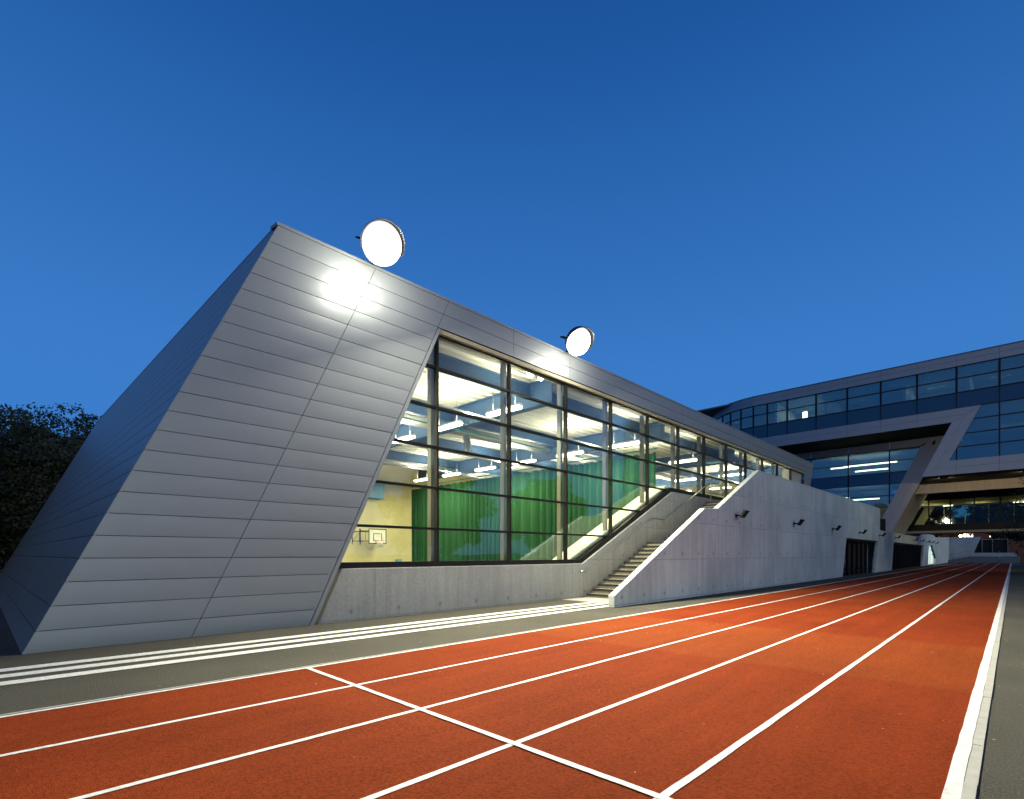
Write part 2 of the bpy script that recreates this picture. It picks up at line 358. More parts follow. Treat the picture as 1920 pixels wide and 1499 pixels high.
# ------------------------------------------------------------------ ground, track and markings
b = MB(); b.face([(-700, -400, 0), (700, -400, 0), (700, 900, 0), (-700, 900, 0)]); b.build('ground', mt['asphalt'], kind='structure', recalc=False)
TX0, TX1 = -6.36, -.263
b = MB()
for k in range(32):
    y0 = -20 + k * (129.5 / 32); y1 = y0 + 129.5 / 32
    b.face([(TX0 - .03, y0, .008), (TX1 + .03, y0, .008), (TX1 + .03, y1, .008), (TX0 - .03, y1, .008)])
b.build('running_track', mt['track'], kind='structure', recalc=False)
def stripe(name, x0, x1, y0, y1, z, seed=0, wob=.003, n=160, par=None):
    rg = random.Random(seed); b = MB(); pl = None
    b.v = []; ys = [y0 + (y1 - y0) * (i / n) ** 1.6 for i in range(n + 1)]
    for i, y in enumerate(ys):
        b.v += [(x0 + rg.uniform(-wob, wob), y, z), (x1 + rg.uniform(-wob, wob), y, z)]
    for i in range(n): b.f.append([2 * i, 2 * i + 1, 2 * i + 3, 2 * i + 2]); b.sm.append(False)
    return b.build(name, mt['paint'], par, kind=None if par else 'structure', recalc=False)
for k in range(6):
    x = TX1 - 1.22 * (5 - k); w = .040 if k == 5 else .027
    stripe('lane_line', x - w, x + w, -3.5, 109.4, .013, k, n=240)
b = MB(); n = 60
for i in range(n + 1):
    x = TX0 + .03 + (TX1 - TX0 - .06) * i / n; b.v += [(x, 2.73 + random.uniform(-.003, .003), .018), (x, 2.785 + random.uniform(-.003, .003), .018)]
for i in range(n): b.f.append([2 * i, 2 * i + 2, 2 * i + 3, 2 * i + 1]); b.sm.append(False)
b.build('start_line', mt['paint'], kind='structure', recalc=False)
for k, x in enumerate((-8.93, -8.49, -8.02)):
    stripe('ground_stripe', x - .115, x + .115, -9, (12.9, 12.5, 12.1)[k], .009, 20 + k, wob=.002, n=80)
# edging: single kerb stones on both sides
ke = thing('track_edging', 'pale concrete edging stones along the right side of the red track', 'kerb', (-.19, 0, 0))
b = MB(); b.box(-.032, .032, .004, .896, 0, .012); kme = b.mesh('kerb_stone'); kme.materials.append(mt['kerb'])
for i in range(124):
    o = bpy.data.objects.new('kerb_stone', kme); C.objects.link(o); o.parent = ke; o.location = (random.uniform(-.002, .002), -2 + .9 * i, random.uniform(-.003, .001))
kl = thing('track_edging', 'thin pale edging strip along the asphalt side of the red track', 'kerb', (-6.425, 0, 0))
b = MB(); b.box(-.016, .016, .004, .896, 0, .018); kme = b.mesh('kerb_stone'); kme.materials.append(mt['kerb'])
for i in range(132):
    o = bpy.data.objects.new('kerb_stone', kme); C.objects.link(o); o.parent = kl; o.location = (random.uniform(-.002, .002), -9 + .9 * i, 0)
# dry leaves and grit: too many and too small to pick apart
b = MB(); rg = random.Random(3)
for i in range(420):
    if i < 300: y = rg.uniform(1, 34); x = rg.uniform(-6.2, 1.4) if rg.random() < .6 else rg.uniform(-.15, .35)
    else: y = rg.uniform(1, 14); x = rg.uniform(-9.4, -6.4)
    s = rg.uniform(.004, .014); a = rg.uniform(0, 6.28); c_, s_ = math.cos(a) * s, math.sin(a) * s; z = .024
    b.face([(x - c_, y - s_, z), (x + s_ * .5, y - c_ * .5, z + .004), (x + c_, y + s_, z + .002), (x - s_ * .5, y + c_ * .5, z + .006)])
b.build('ground_litter', mt['litter'], kind='stuff', recalc=False)
tag(bpy.data.objects['ground_litter'], 'tiny dry leaves and grit scattered over track and asphalt', 'litter')

# ------------------------------------------------------------------ SPORTS HALL
XF, K = -10.15, .458
hall = thing('sports_hall', 'slanted grey metal clad sports hall with a glass front beside the track', 'building', (0, 0, 0))
FH = lambda u, v, w: (XF + w, u, v)
ROW = [0.0] + [.32 + .3553 * i for i in range(20)] + [7.445, 7.82]
for r in range(len(ROW) - 1):
    z0, z1 = ROW[r], ROW[r + 1]
    for a0, a1 in ((.26, 2.38), (2.38, 4.45)):
        panel(FH, [(a0 + K * z0, z0), (a1 + K * z0, z0), (a1 + K * z1, z1), (a0 + K * z1, z1)], hall, mt['clad'], bulge=.007, w=random.uniform(-.0015, .0015))
# fascia above the glass: two rows of long cassettes
FZ0 = 7.07; us = [10.37 + 2.59 * i for i in range(12)] + [40.9]
for r, (z0, z1) in enumerate(((7.07, 7.445), (7.445, 7.82))):
    for i in range(-1, 12):
        a0 = us[i] if i >= 0 else None; a1 = us[i + 1]
        l0 = a0 if a0 is not None else 4.45 + K * z0; l1 = a0 if a0 is not None else 4.45 + K * z1
        r0, r1 = (a1, a1) if i < 11 else (40.9 - K * (7.82 - z0), 40.9 - K * (7.82 - z1))
        panel(FH, [(l0, z0), (r0, z0), (r1, z1), (l1, z1)], hall, mt['clad'], bulge=.004)
# slanted end of the frame
for r in range(len(ROW) - 3):
    z0, z1 = ROW[r], ROW[r + 1]; e0 = 40.9 - K * (7.82 - z0); e1 = 40.9 - K * (7.82 - z1)
    panel(FH, [(e0 - 1.5, z0), (e0, z0), (e1, z1), (e1 - 1.5, z1)], hall, mt['clad'])
# leaning side face (runs away from the track)
FS = lambda u, v, w: (-10.15 - u, .26 + K * v - .018 * u - w * .909, v + w * .416)
for r in range(len(ROW) - 1):
    for c in range(4):
        panel(FS, [(5.45 * c, ROW[r]), (5.45 * (c + 1), ROW[r]), (5.45 * (c + 1), ROW[r + 1]), (5.45 * c, ROW[r + 1])], hall, mt['cladside'], bulge=.004)
# coping, roof, dark backing behind the cassettes
b = MB()
b.solid([(XF - .25, .26 + K * 7.82 - .05, 7.825), (XF + .008, .26 + K * 7.82 - .02, 7.825), (XF + .008, 40.92, 7.825), (XF - .25, 40.93, 7.825)],
        [(XF - .25, .26 + K * 7.82 - .05, 7.885), (XF + .008, .26 + K * 7.82 - .02, 7.885), (XF + .008, 40.92, 7.885), (XF - .25, 40.93, 7.885)])
b.build('coping', mt['clad'], hall)
b = MB(); y = .26 + K * 7.82
b.solid([(XF - .25, y, 7.825), (-31.95, y - .39, 7.825), (-31.95, y - .1, 7.825), (XF - .25, y + .28, 7.825)], [(XF - .25, y, 7.895), (-31.95, y - .39, 7.895), (-31.95, y - .1, 7.895), (XF - .25, y + .28, 7.895)])
b.build('coping', mt['clad'], hall)
b = MB(); b.solid([(XF - .26, y + .2, 7.5), (-31.9, y - .1, 7.5), (-31.9, 40.85, 7.5), (XF - .26, 40.85, 7.5)], [(XF - .26, y + .2, 7.8), (-31.9, y - .1, 7.8), (-31.9, 40.85, 7.8), (XF - .26, 40.85, 7.8)]); b.build('roof', mt['cap'], hall)
prism(FH, [(.30, 0), (4.40, 0), (4.40 + K * 7.0, 7.08), (40.0, 7.08), (40.8, 7.81), (.30 + K * 7.81, 7.81)], -.25, -.034, 'backing_frame', mt['dark'], hall)
b = MB(); b.solid([FS(0.05, 0, -.034), FS(21.8, 0, -.034), FS(21.8, 7.81, -.034), FS(.05, 7.81, -.034)], [FS(0.05, 0, -.3), FS(21.8, 0, -.3), FS(21.8, 7.81, -.3), FS(.05, 7.81, -.3)]); b.build('end_wall', mt['inwall'], hall)
# reveal of the slanted opening: pale flange, then a deep dark return
prism(FH, [(4.465, 0), (4.56, 0), (4.56 + K * 7.05, 7.05), (4.465 + K * 7.05, 7.05)], -.06, -.002, 'reveal_flange', mt['clad'], hall)
prism(FH, [(4.40, 0), (4.52, 0), (4.52 + K * 7.0, 7.0), (4.40 + K * 7.0, 7.0)], -.40, -.062, 'reveal_return', mt['cap'], hall)
bar(FH, 7.75, 39.2, 6.955, 7.055, -.40, -.03, 'soffit', mt['tread'], hall)
prism(lambda u, v, w: (w, u, v), [(.2, 0), (40.8, 0), (40.8, 7.5), (.2 + K * 7.5, 7.5)], -31.9, -31.6, 'rear_wall', mt['cap'], hall)
b = MB(); b.box(-31.6, XF - .3, 38.6, 38.85, -.65, 7.5); b.build('end_wall', mt['inwall'], hall)
prism(FH, [(36.3, 0), (36.6, 0), (39.4, 7.0), (36.3, 7.0)], -1.2, -.25, 'end_pier', mt['conB'], hall)

# glazing
GX = -10.30; FG = lambda u, v, w: (GX + w, u, v)
MU = [7.78 + 2.587 * i for i in range(11)]; TR = [1.24, 2.08, 3.10, 4.12, 5.12, 6.12, 6.93]
LS = .47; line = lambda y: 1.24 + LS * (y - 13.7)
def lowz(y): return max(1.24, min(line(y), 4.22))
cells = [(4.6, MU[0])] + [(MU[i], MU[i + 1]) for i in range(10)] + [(MU[10], 36.3)]
for (a, c) in cells:
    for r in range(6):
        q = rect(a, c, TR[r], TR[r + 1]); q = clip(q, 1, -K, 4.60)
        if len(q) < 3: continue
        if c > 13.7 and a < 19.9: q = clip(q, -LS, 1, 1.24 - LS * 13.7)
        elif a >= 19.9: q = clip(q, 0, 1, 4.22)
        if len(q) >= 3: pane(FG, q, hall, mt['glass'], w=-.045)
for y in MU + [36.3]:
    bar(FG, y - .028, y + .028, lowz(y), 6.95, -.10, .03, 'mullion', mt['dark'], hall)
for r in range(1, 7):
    z = TR[r]; y0 = 4.6 + K * z; y1 = 36.3
    if z < 4.2: y1 = 13.7 + (z - 1.24) / LS
    bar(FG, y0, y1, z - .028, z + .028, -.085, .018, 'transom', mt['dark'], hall)
# black sill that follows the concrete edge
prism(FG, [(5.12, 1.13), (13.78, 1.13), (19.98, 4.05), (36.3, 4.05), (36.3, 4.24), (19.86, 4.24), (13.62, 1.27), (5.18, 1.27)], -.12, .035, 'sill', mt['dark'], hall)
# concrete plinth wall, top climbs with the stair
pw = prism(lambda u, v, w: (w, u, v), [(4.66, 0), (41, 0), (41, 4.06), (19.96, 4.06), (13.72, 1.135), (5.18, 1.135)], -10.62, -10.20, 'plinth_wall', mt['conP'], hall)
prism(lambda u, v, w: (w, u, v), [(13.6, -.6), (20.6, -.6), (20.6, 4.25), (19.9, 4.25), (13.0, 1.05)], -11.15, -10.64, 'inner_ledge', mt['inwall'], hall)
b = MB(); b.solid([(-11.15, 13.0, 1.06), (-10.45, 13.0, 1.06), (-10.45, 13.0, 1.14), (-11.15, 13.0, 1.14)], [(-11.15, 19.9, 4.26), (-10.45, 19.9, 4.26), (-10.45, 19.9, 4.34), (-11.15, 19.9, 4.34)]); b.build('ledge_coping', mt['white'], hall)
b = MB(); b.box(-10.6, -10.215, 5.25, 36, 1.137, 1.145)
# interior shell
b = MB(); b.box(-31.6, -10.65, -.2, 38.6, -.80, -.65); b.build('floor', mt['floor'], hall)
prism(lambda u, v, w: (w, u, v), [(.1, -.65), (38.6, -.65), (38.6, 7.4), (.1 + K * 8.05, 7.4)], -29.75, -29.45, 'inner_wall', mt['inwall'], hall)
b = MB(); b.box(-29.449, -29.42, 2.2, 38.6, 3.30, 3.335); b.build('wall_joint', mt['beam'], hall)
# corrugated deck, ribs along the hall
b = MB(); x = -29.45; zt, zb = 7.46, 7.28
while x < -11.2:
    for (xa, za, xb, zb_) in ((x, zb, x + .2, zb), (x + .2, zb, x + .24, zt), (x + .24, zt, x + .42, zt), (x + .42, zt, x + .46, zb)):
        b.face([(xa, 4.1, za), (xb, 4.1, zb_), (xb, 38.6, zb_), (xa, 38.6, za)])
    x += .46
b.build('roof_deck', mt['deck'], hall, recalc=False)
def ibeam(p0, p1, depth, wid, name='roof_beam'):
    p0, p1 = Vector(p0), Vector(p1); d = (p1 - p0).normalized(); n = Vector((-d.y, d.x, 0)); b = MB()
    for (a, c, z0, z1) in ((-wid / 2, wid / 2, 0, .03), (-wid / 2, wid / 2, depth - .03, depth), (-.012, .012, .03, depth - .03)):
        b.solid([p0 + n * a + Vector((0, 0, z0)), p0 + n * c + Vector((0, 0, z0)), p0 + n * c + Vector((0, 0, z1)), p0 + n * a + Vector((0, 0, z1))],
                [p1 + n * a + Vector((0, 0, z0)), p1 + n * c + Vector((0, 0, z0)), p1 + n * c + Vector((0, 0, z1)), p1 + n * a + Vector((0, 0, z1))])
    b.build(name, mt['beam'], hall)
for y in (5.0, 12.96, 20.6, 28.5, 36.2): ibeam((-29.4, y, 6.45), (-10.9, y, 6.45), .83, .3)
for x in (-11.9, -16.2, -20.6, -25): ibeam((x, 3.7, 6.78), (x, 38.5, 6.78), .48, .2, 'roof_purlin')
for y in MU:
    b = MB(); b.box(-10.65, -10.50, y - .05, y + .05, -.65, 7.25); b.build('column', mt['steel'], hall)
for x in (-13.2, -19.0, -23.5):
    b = MB(); b.tube([(x, 3.9, 6.25), (x, 38, 6.25)], .035, 8); b.build('conduit', mt['white'], hall)
# ducts with drop elbows
for x, ys_ in ((-17.6, (6.4, 9.9, 14.9, 24, 30)), (-26.5, (5.2, 9.5, 14.5, 24, 31))):
    b = MB(); b.tube([(x, 4.2, 6.95), (x, 38, 6.95)], .22, 14); dct = b.build('duct', mt['duct'], hall)
    for y in ys_:
        b = MB(); b.tube([(x, y, 6.75), (x + .1, y, 6.5), (x + .12, y, 6.2), (x + .12, y, 5.9)], .15, 12); b.build('duct_outlet', mt['duct'], dct)
b = MB(); b.tube([(-10.9, 19.9, 5.98), (-29.3, 19.9, 5.98)], .03, 8); b.build('curtain_track', mt['teal'], hall)
b = MB(); b.tube([(-14.5, 4, 6.0), (-14.5, 19.5, 6.0)], .03, 8); b.build('curtain_track', mt['teal'], hall)
b = MB(); b.box(-29.4, -28.9, 15.2, 17.6, 5.0, 5.9); b.build('air_unit', mt['blue'], hall)

# division curtain
b = MB(); n = 900; rg = random.Random(5); ph = 0
top = 5.83
for i in range(n + 1):
    x = -29.3 + (29.3 - 10.92) * i / n; ph += .30 + .12 * math.sin(i * .021) + rg.uniform(-.05, .05)
    dy = .13 * math.sin(ph) + .035 * math.sin(ph * .37 + 1); sag = .05 * abs(math.sin(ph * .5))
    b.v += [(x, 19.9 + dy, -.60), (x, 19.9 + dy * .9, 2.5), (x, 19.9 + dy * .7, top - sag)]
for i in range(n):
    for k in range(2): a = 3 * i + k; b.f.append([a, a + 3, a + 4, a + 1]); b.sm.append(True)
tag(b.build('division_curtain', mt['curtain'], recalc=False), 'green pleated division curtain hanging across inside the sports hall', 'curtain')
# basketball backboard on its wall frame
bk = thing('basketball_hoop', 'white basketball backboard with black border and orange rim inside the hall', 'basketball hoop', (-28.4, 16.8, 2.1))
def loc(bm, name, mat, par): o = bm.build(name, mat, par); return o
b = MB(); b.box(-.02, .02, -.6, .6, 0, .9); loc(b, 'backboard', mt['board'], bk)
b = MB()
for (y0, y1, z0, z1) in ((-.62, .62, -.02, .03), (-.62, .62, .87, .92), (-.62, -.57, .03, .87), (.57, .62, .03, .87), (-.3, .3, .17, .205), (-.3, .3, .6, .635), (-.3, -.265, .205, .6), (.265, .3, .205, .6)):
    b.box(.021, .04, y0, y1, z0, z1)
loc(b, 'border', mt['dark'], bk)
b = MB(); ring = [(.3 + .22 * math.cos(t * math.pi / 10), .22 * math.sin(t * math.pi / 10), .18) for t in range(21)]; b.tube(ring, .018, 6, False); loc(b, 'rim', mt['orange'], bk)
b = MB()
for t in range(10):
    a = t * math.pi / 5; a2 = a + .3; b.tube([(.3 + .21 * math.cos(a), .21 * math.sin(a), .18), (.3 + .13 * math.cos(a2), .13 * math.sin(a2), -.22)], .012, 4); b.tube([(.3 + .21 * math.cos(a), .21 * math.sin(a), .18), (.3 + .13 * math.cos(a - .3), .13 * math.sin(a - .3), -.22)], .012, 4)
loc(b, 'net', mt['net'], bk)
b = MB()
for y in (-1.2, -.65):
    b.tube([(-.95, y, -.05), (-.95, y, .95)], .025, 6)
b.tube([(-.95, -1.2, .15), (0, -.45, .15)], .025, 6); b.tube([(-.95, -1.2, .75), (0, -.45, .75)], .025, 6); b.tube([(-.95, -.65, .15), (0, .3, .15)], .02, 6); b.tube([(-.95, -.65, .75), (0, .3, .75)], .02, 6); b.tube([(-.95, -1.2, .15), (-.95, -.65, .75)], .012, 6)
b.tube([(-.1, -1.15, .1), (-.1, -1.15, .9)], .03, 6); b.tube([(-.1, -1.15, .15), (-.03, -.6, .15)], .02, 6); b.tube([(-.1, -1.15, .78), (-.03, -.6, .78)], .02, 6); b.tube([(-.1, -.75, .15), (-.1, -.75, .78)], .015, 6)
loc(b, 'bracket', mt['dark'], bk)
# chair by the wall
ch = thing('plastic_chair', 'pale blue chair standing by the cream wall under the hoop', 'chair', (-28.6, 18.6, -.65))
b = MB(); b.box(-.25, .25, -.25, .25, .85, .9); b.build('seat', mt['blue'], ch)
b = MB(); b.box(-.25, -.2, -.25, .25, .95, 1.75); b.build('backrest', mt['blue'], ch)
for sx in (-.22, .22):
    for sy in (-.22, .22):
        b = MB(); b.tube([(sx, sy, 0), (sx, sy, .85)], .02, 6); b.build('leg', mt['steel'], ch)
# fluorescent fittings: hung under the deck in rows across the hall
def lamp_proto():
    t = thing('ceiling_light', 'x', 'ceiling light')
    b = MB(); b.solid([(-.72, -.13, .06), (.72, -.13, .06), (.72, .13, .06), (-.72, .13, .06)], [(-.72, -.07, .14), (.72, -.07, .14), (.72, .07, .14), (-.72, .07, .14)]); b.build('housing', mt['white'], t)
    b = MB(); b.solid([(-.70, -.12, .058), (.70, -.12, .058), (.70, .12, .058), (-.70, .12, .058)], [(-.70, -.09, -.02), (.70, -.09, -.02), (.70, .09, -.02), (-.70, .09, -.02)]); b.build('diffuser', mt['tube'], t)
    b = MB(); b.tube([(-.5, 0, .14), (-.5, 0, .9)], .006, 4); b.tube([(.5, 0, .14), (.5, 0, .9)], .006, 4); b.build('hanger', mt['steel'], t)
    return t
lp = lamp_proto(); first = True
ladj = {4.6: 'row by the slanted end', 11.3: 'row midway before the curtain', 18.3: 'row just before the curtain', 23.6: 'first row past the curtain', 29.6: 'second row past the curtain', 35.0: 'last row past the curtain'}
pos_ = ('next to the glass', 'second from the glass', 'third from the glass', 'fourth from the glass', 'fifth from the glass', 'farthest from the glass')
HL = []
for y in ladj:
    for i in range(6):
        x = -11.5 - 2.85 * i
        if first: t = lp; first = False
        else:
            t = lp.copy(); C.objects.link(t)
            for chd in lp.children: c2 = chd.copy(); C.objects.link(c2); c2.parent = t
        t.location = (x, y, 5.95); t['label'] = 'lit fluorescent light, ' + ladj[y] + ', ' + pos_[i]; t['group'] = 'fluorescent lights under the hall roof'
        HL.append(t)
for y in ladj:      # the rows' own light, one soft source for each pair of fittings
    for x in (-12.9, -18.6, -24.3):
        l = bpy.data.lights.new('fluorescent_row', 'AREA'); l.shape = 'RECTANGLE'; l.size = 4.2; l.size_y = .25; l.energy = 430; l.color = (1, .87, .42)
        o = bpy.data.objects.new('fluorescent_row', l); C.objects.link(o); o.location = (x, y, 5.90)
        l2 = bpy.data.lights.new('fluorescent_uplight', 'AREA'); l2.shape = 'RECTANGLE'; l2.size = 4.2; l2.size_y = .25; l2.energy = 330; l2.color = (1, .93, .68)
        o = bpy.data.objects.new('fluorescent_uplight', l2); C.objects.link(o); o.location = (x, y, 6.12); o.rotation_euler = (math.pi, 0, 0)

# ------------------------------------------------------------------ floodlights on the roof edge
FACE = Vector((.80, -.28, -.52)).normalized()
def flood_lens():      # hottest over the lamp, weaker towards the rim of the reflector
    m = mt['flood']; n = m.node_tree; p = n.nodes['Principled BSDF']
    tc = n.nodes.new('ShaderNodeTexCoord'); cr_ = n.nodes.new('ShaderNodeVectorMath'); cr_.operation = 'CROSS_PRODUCT'; cr_.inputs[1].default_value = FACE
    ln = n.nodes.new('ShaderNodeVectorMath'); ln.operation = 'LENGTH'; mr_ = n.nodes.new('ShaderNodeMapRange'); mr_.inputs[1].default_value = .45; mr_.inputs[2].default_value = .10; mr_.interpolation_type = 'SMOOTHERSTEP'
    pw_ = n.nodes.new('ShaderNodeMath'); pw_.operation = 'MULTIPLY_ADD'; pw_.inputs[1].default_value = 26; pw_.inputs[2].default_value = .45
    n.links.new(tc.outputs['Object'], cr_.inputs[0]); n.links.new(cr_.outputs[0], ln.inputs[0]); n.links.new(ln.outputs['Value'], mr_.inputs[0]); n.links.new(mr_.outputs[0], pw_.inputs[0]); n.links.new(pw_.outputs[0], p.inputs['Emission Strength'])
flood_lens()
def floodlight(y, z, label):
    X0 = -9.62
    t = thing('floodlight', label, 'floodlight', (X0, y, z), 'floodlights on the roof edge')
    aim = Vector((.93, .20, -.42)).normalized()
    face = FACE; rot = face.to_track_quat('Z', 'Y').to_matrix().to_4x4()
    b = MB(); b.tube([(0, 0, -.34), (0, 0, -.30), (0, 0, -.12), (0, 0, 0)], .19, 28, True, .43)
    b.v = [tuple(rot @ Vector(p)) for p in b.v]; h = b.build('lamp_head', mt['dark'], t)
    b = MB(); n = 32      # domed glass
    for j in range(9):
        a_ = j * math.pi / 2 / 8.3
        for i in range(n): b.v.append((.425 * math.cos(a_) * math.cos(2 * math.pi * i / n), .425 * math.cos(a_) * math.sin(2 * math.pi * i / n), .004 + .16 * math.sin(a_)))
    for j in range(8):
        for i in range(n): b.f.append([j * n + i, j * n + (i + 1) % n, (j + 1) * n + (i + 1) % n, (j + 1) * n + i]); b.sm.append(True)
    b.f.append([8 * n + i for i in range(n)]); b.sm.append(True); b.f.append([i for i in range(n)][::-1]); b.sm.append(False)
    b.v = [tuple(rot @ Vector(p)) for p in b.v]; b.build('lens', mt['flood'], h)
    b = MB(); n = 28          # hood over the upper half of the lens
    for i in range(n + 1):
        a_ = math.pi * (-.1 + 1.2 * i / n); c_, s_ = math.cos(a_), math.sin(a_); k_ = .10 + .16 * max(0, s_)
        for (rr_, zz_) in ((.435, -.03), (.455, k_), (.467, k_), (.447, -.03)): b.v.append((rr_ * c_, rr_ * s_, zz_))
    for i in range(n):
        for j in range(4): b.f.append([4 * i + j, 4 * i + (j + 1) % 4, 4 * i + 4 + (j + 1) % 4, 4 * i + 4 + j]); b.sm.append(False)
    b.v = [tuple(rot @ Vector(p)) for p in b.v]; b.build('hood', mt['dark'], h)
    b = MB(); b.tube([(-.47, 0, -.02), (-.49, 0, -.3), (-.30, 0, -.52), (.30, 0, -.52), (.49, 0, -.3), (.47, 0, -.02)], .022, 6)
    b.v = [tuple(rot @ Vector(p)) for p in b.v]; b.build('yoke', mt['dark'], t)
    b = MB(); b.tube([-FACE * .50, (-.55, .12, -.12), (-.70, .02, -.22)], .035, 8); b.box(-.8, -.55, -.12, .12, -.30, -.22); b.build('bracket', mt['dark'], t)
    # the lamp's throw and the spill that grazes the cladding
    l = bpy.data.lights.new('flood_beam', 'AREA'); l.shape = 'DISK'; l.size = .6; l.energy = FLOOD; l.color = (1, .93, .70); l.spread = rad(180)
    o = bpy.data.objects.new('flood_beam', l); C.objects.link(o); o.location = Vector((X0, y, z)) + face * .22 + aim * .14; o.rotation_euler = (-aim).to_track_quat('Z', 'Y').to_euler()
    l = bpy.data.lights.new('flood_spill', 'POINT'); l.shadow_soft_size = .12; l.energy = SPILL; l.color = (1, .95, .76)
    o = bpy.data.objects.new('flood_spill', l); C.objects.link(o); o.location = Vector((X0, y, z)) + Vector((.28, -.30, -.62))
    l = bpy.data.lights.new('flood_spill', 'POINT'); l.shadow_soft_size = .10; l.energy = SPILL * .45; l.color = (1, .95, .76)
    o = bpy.data.objects.new('flood_spill', l); C.objects.link(o); o.location = Vector((X0, y, z)) + Vector((.45, .42, -.55))
FLOOD, SPILL = 2750, 150
floodlight(5.80, 8.08, 'blazing floodlight on the roof edge above the wide metal panels')
floodlight(12.7, 8.04, 'blazing floodlight on the roof edge above the glass front')

# ------------------------------------------------------------------ FRONT CONCRETE WALL (stair parapet, then long wall by the track)
FW = lambda u, v, w: (-7.65 + w, u, v)
wall = thing('concrete_wall', 'long fair-faced concrete wall beside the track with sloping stair parapet', 'wall', (0, 0, 0))
prism(FW, [(11.69, 0), (11.69, .32), (17.35, 3.05), (18.43, 3.10), (22.62, 4.98), (50, 5.12), (50.05, 3.35), (69, 3.38), (76.6, 3.6), (77.7, 3.96), (89.6, 3.96), (90.9, 3.72), (111.9, 4.22), (111.9, 0),
            (90.9, 0), (90.9, 1.08), (87.0, 2.57), (83.5, 2.54), (82.2, 0), (77.0, 0), (78.1, 2.47), (56.6, 2.5), (55.6, 0), (47.9, 0), (49.3, 2.47), (38.45, 2.47), (37.42, 0)], -.20, 0, 'wall_slab', mt['conW'], wall)
bv = bpy.data.objects['wall_slab'].modifiers.new('edge', 'BEVEL'); bv.width = .014; bv.segments = 2
bv = pw.modifiers.new('edge', 'BEVEL'); bv.width = .012; bv.segments = 2
def opening(y0a, y0b, y1a, y1b, zt, step, label, door=None):
    par = thing('glazed_screen', label, 'window', (0, 0, 0))
    prism(FW, [(y0a, zt), (y0b, 0), (y0b + .12, 0), (y0a + .12, zt - .12), (y1a - .12, zt - .12), (y1b - .12, 0), (y1b, 0), (y1a, zt)], -.42, -.24, 'frame', mt['dark'], par)
    y = y0b + .9 * step
    pts = []
    while y < y1b - .1:
        bar(FW, y - .035, y + .035, 0, zt - .1, -.40, -.24, 'mullion', mt['dark'], par); pts.append(y); y += step
    e = [y0b] + pts + [y1b]
    for i in range(len(e) - 1):
        a0, a1 = (e[i], e[i]) if i else (y0b, y0a); c0, c1 = (e[i + 1], e[i + 1]) if i < len(e) - 2 else (y1b, y1a)
        pane(FW, [(a0, .02), (c0, .02), (c1, zt - .1), (a1, zt - .1)], par, mt['gdark'], w=-.33)
    b = MB(); b.box(-12.5, -12.3, y0b - 2, y1b + 3, 0, 3.0); b.build('room_wall', mt['room'], par)
    b = MB(); b.box(-12.3, -8.1, y0b - 2, y1b + 3, zt + .1, zt + .2); b.build('room_ceiling', mt['room'], par)
    return par
opening(38.45, 37.42, 49.3, 47.9, 2.47, 1.5, 'dark glazed screen set in the tall concrete wall before the pier')
opening(56.6, 55.6, 78.1, 77.0, 2.47, 1.35, 'long dark glazed screen in the wall beyond the pier')
lw_ = thing('lit_window', 'glowing pale green window with a slanted edge in the far wall', 'window', (0, 0, 0))
prism(FW, [(82.4, .1), (90.8, .1), (90.8, 1.05), (86.9, 2.52), (83.6, 2.50)], -.30, -.22, 'pane', mt['pale'], lw_)
for y in (84.2, 85.6, 87, 88.6, 90):
    bar(FW, y - .06, y + .06, .05, min(2.5, 2.5 - max(0, y - 87) * .38), -.2, -.12, 'mullion', mt['white'], lw_)
prism(FW, [(86.9, 2.56), (90.85, 1.07), (90.85, .85), (86.9, 2.35)], -.19, .02, 'slanted_trim', mt['dark'], lw_)

# wall spotlights (unlit) on short arms
def wall_lamp_proto():
    t = thing('wall_spotlight', 'x', 'wall light')
    b = MB(); b.box(0, .03, -.05, .05, -.06, .06); b.tube([(.03, 0, 0), (.16, 0, .0)], .028, 8); b.box(.13, .24, -.055, .055, -.03, .03); b.build('arm', mt['dark'], t)
    b = MB(); b.solid([(.20, -.16, -.09), (.27, -.16, -.10), (.27, .16, -.10), (.20, .16, -.09)], [(.36, -.19, .20), (.46, -.19, .17), (.46, .19, .17), (.36, .19, .20)]); b.build('lamp_head', mt['dark'], t)
    b = MB(); b.solid([(.275, -.14, -.095), (.285, -.14, -.097), (.285, .14, -.097), (.275, .14, -.095)], [(.455, -.16, .165), (.465, -.16, .162), (.465, .16, .162), (.455, .16, .165)]); b.build('lens', mt['void'], t)
    return t
wl = wall_lamp_proto()
names = ['nearest of the row, left of the tall wall face', 'second along the tall concrete wall', 'third, in the middle of the tall wall', 'fourth, above the near glazed screen', 'fifth, at the end of the tall wall', 'above the pier under the slanted leg',
         'first of the close row past the leg', 'second of the close row above the long screen', 'third of the close row above the long screen end', 'fourth of the close row above the lit window', 'last of the close row beyond the lit window']
for i, y in enumerate((20.1, 27.35, 34.8, 42.2, 49.6, 57.2, 69.0, 74.7, 80.2, 84.8, 90.2)):
    t = wl if i == 0 else wl.copy()
    if i:
        C.objects.link(t)
        for chd in wl.children: c2 = chd.copy(); C.objects.link(c2); c2.parent = t
    t.location = (-7.65, y, 2.93); t['label'] = 'black tilted wall spotlight on concrete, ' + names[i]; t['group'] = 'spotlights along the concrete wall'

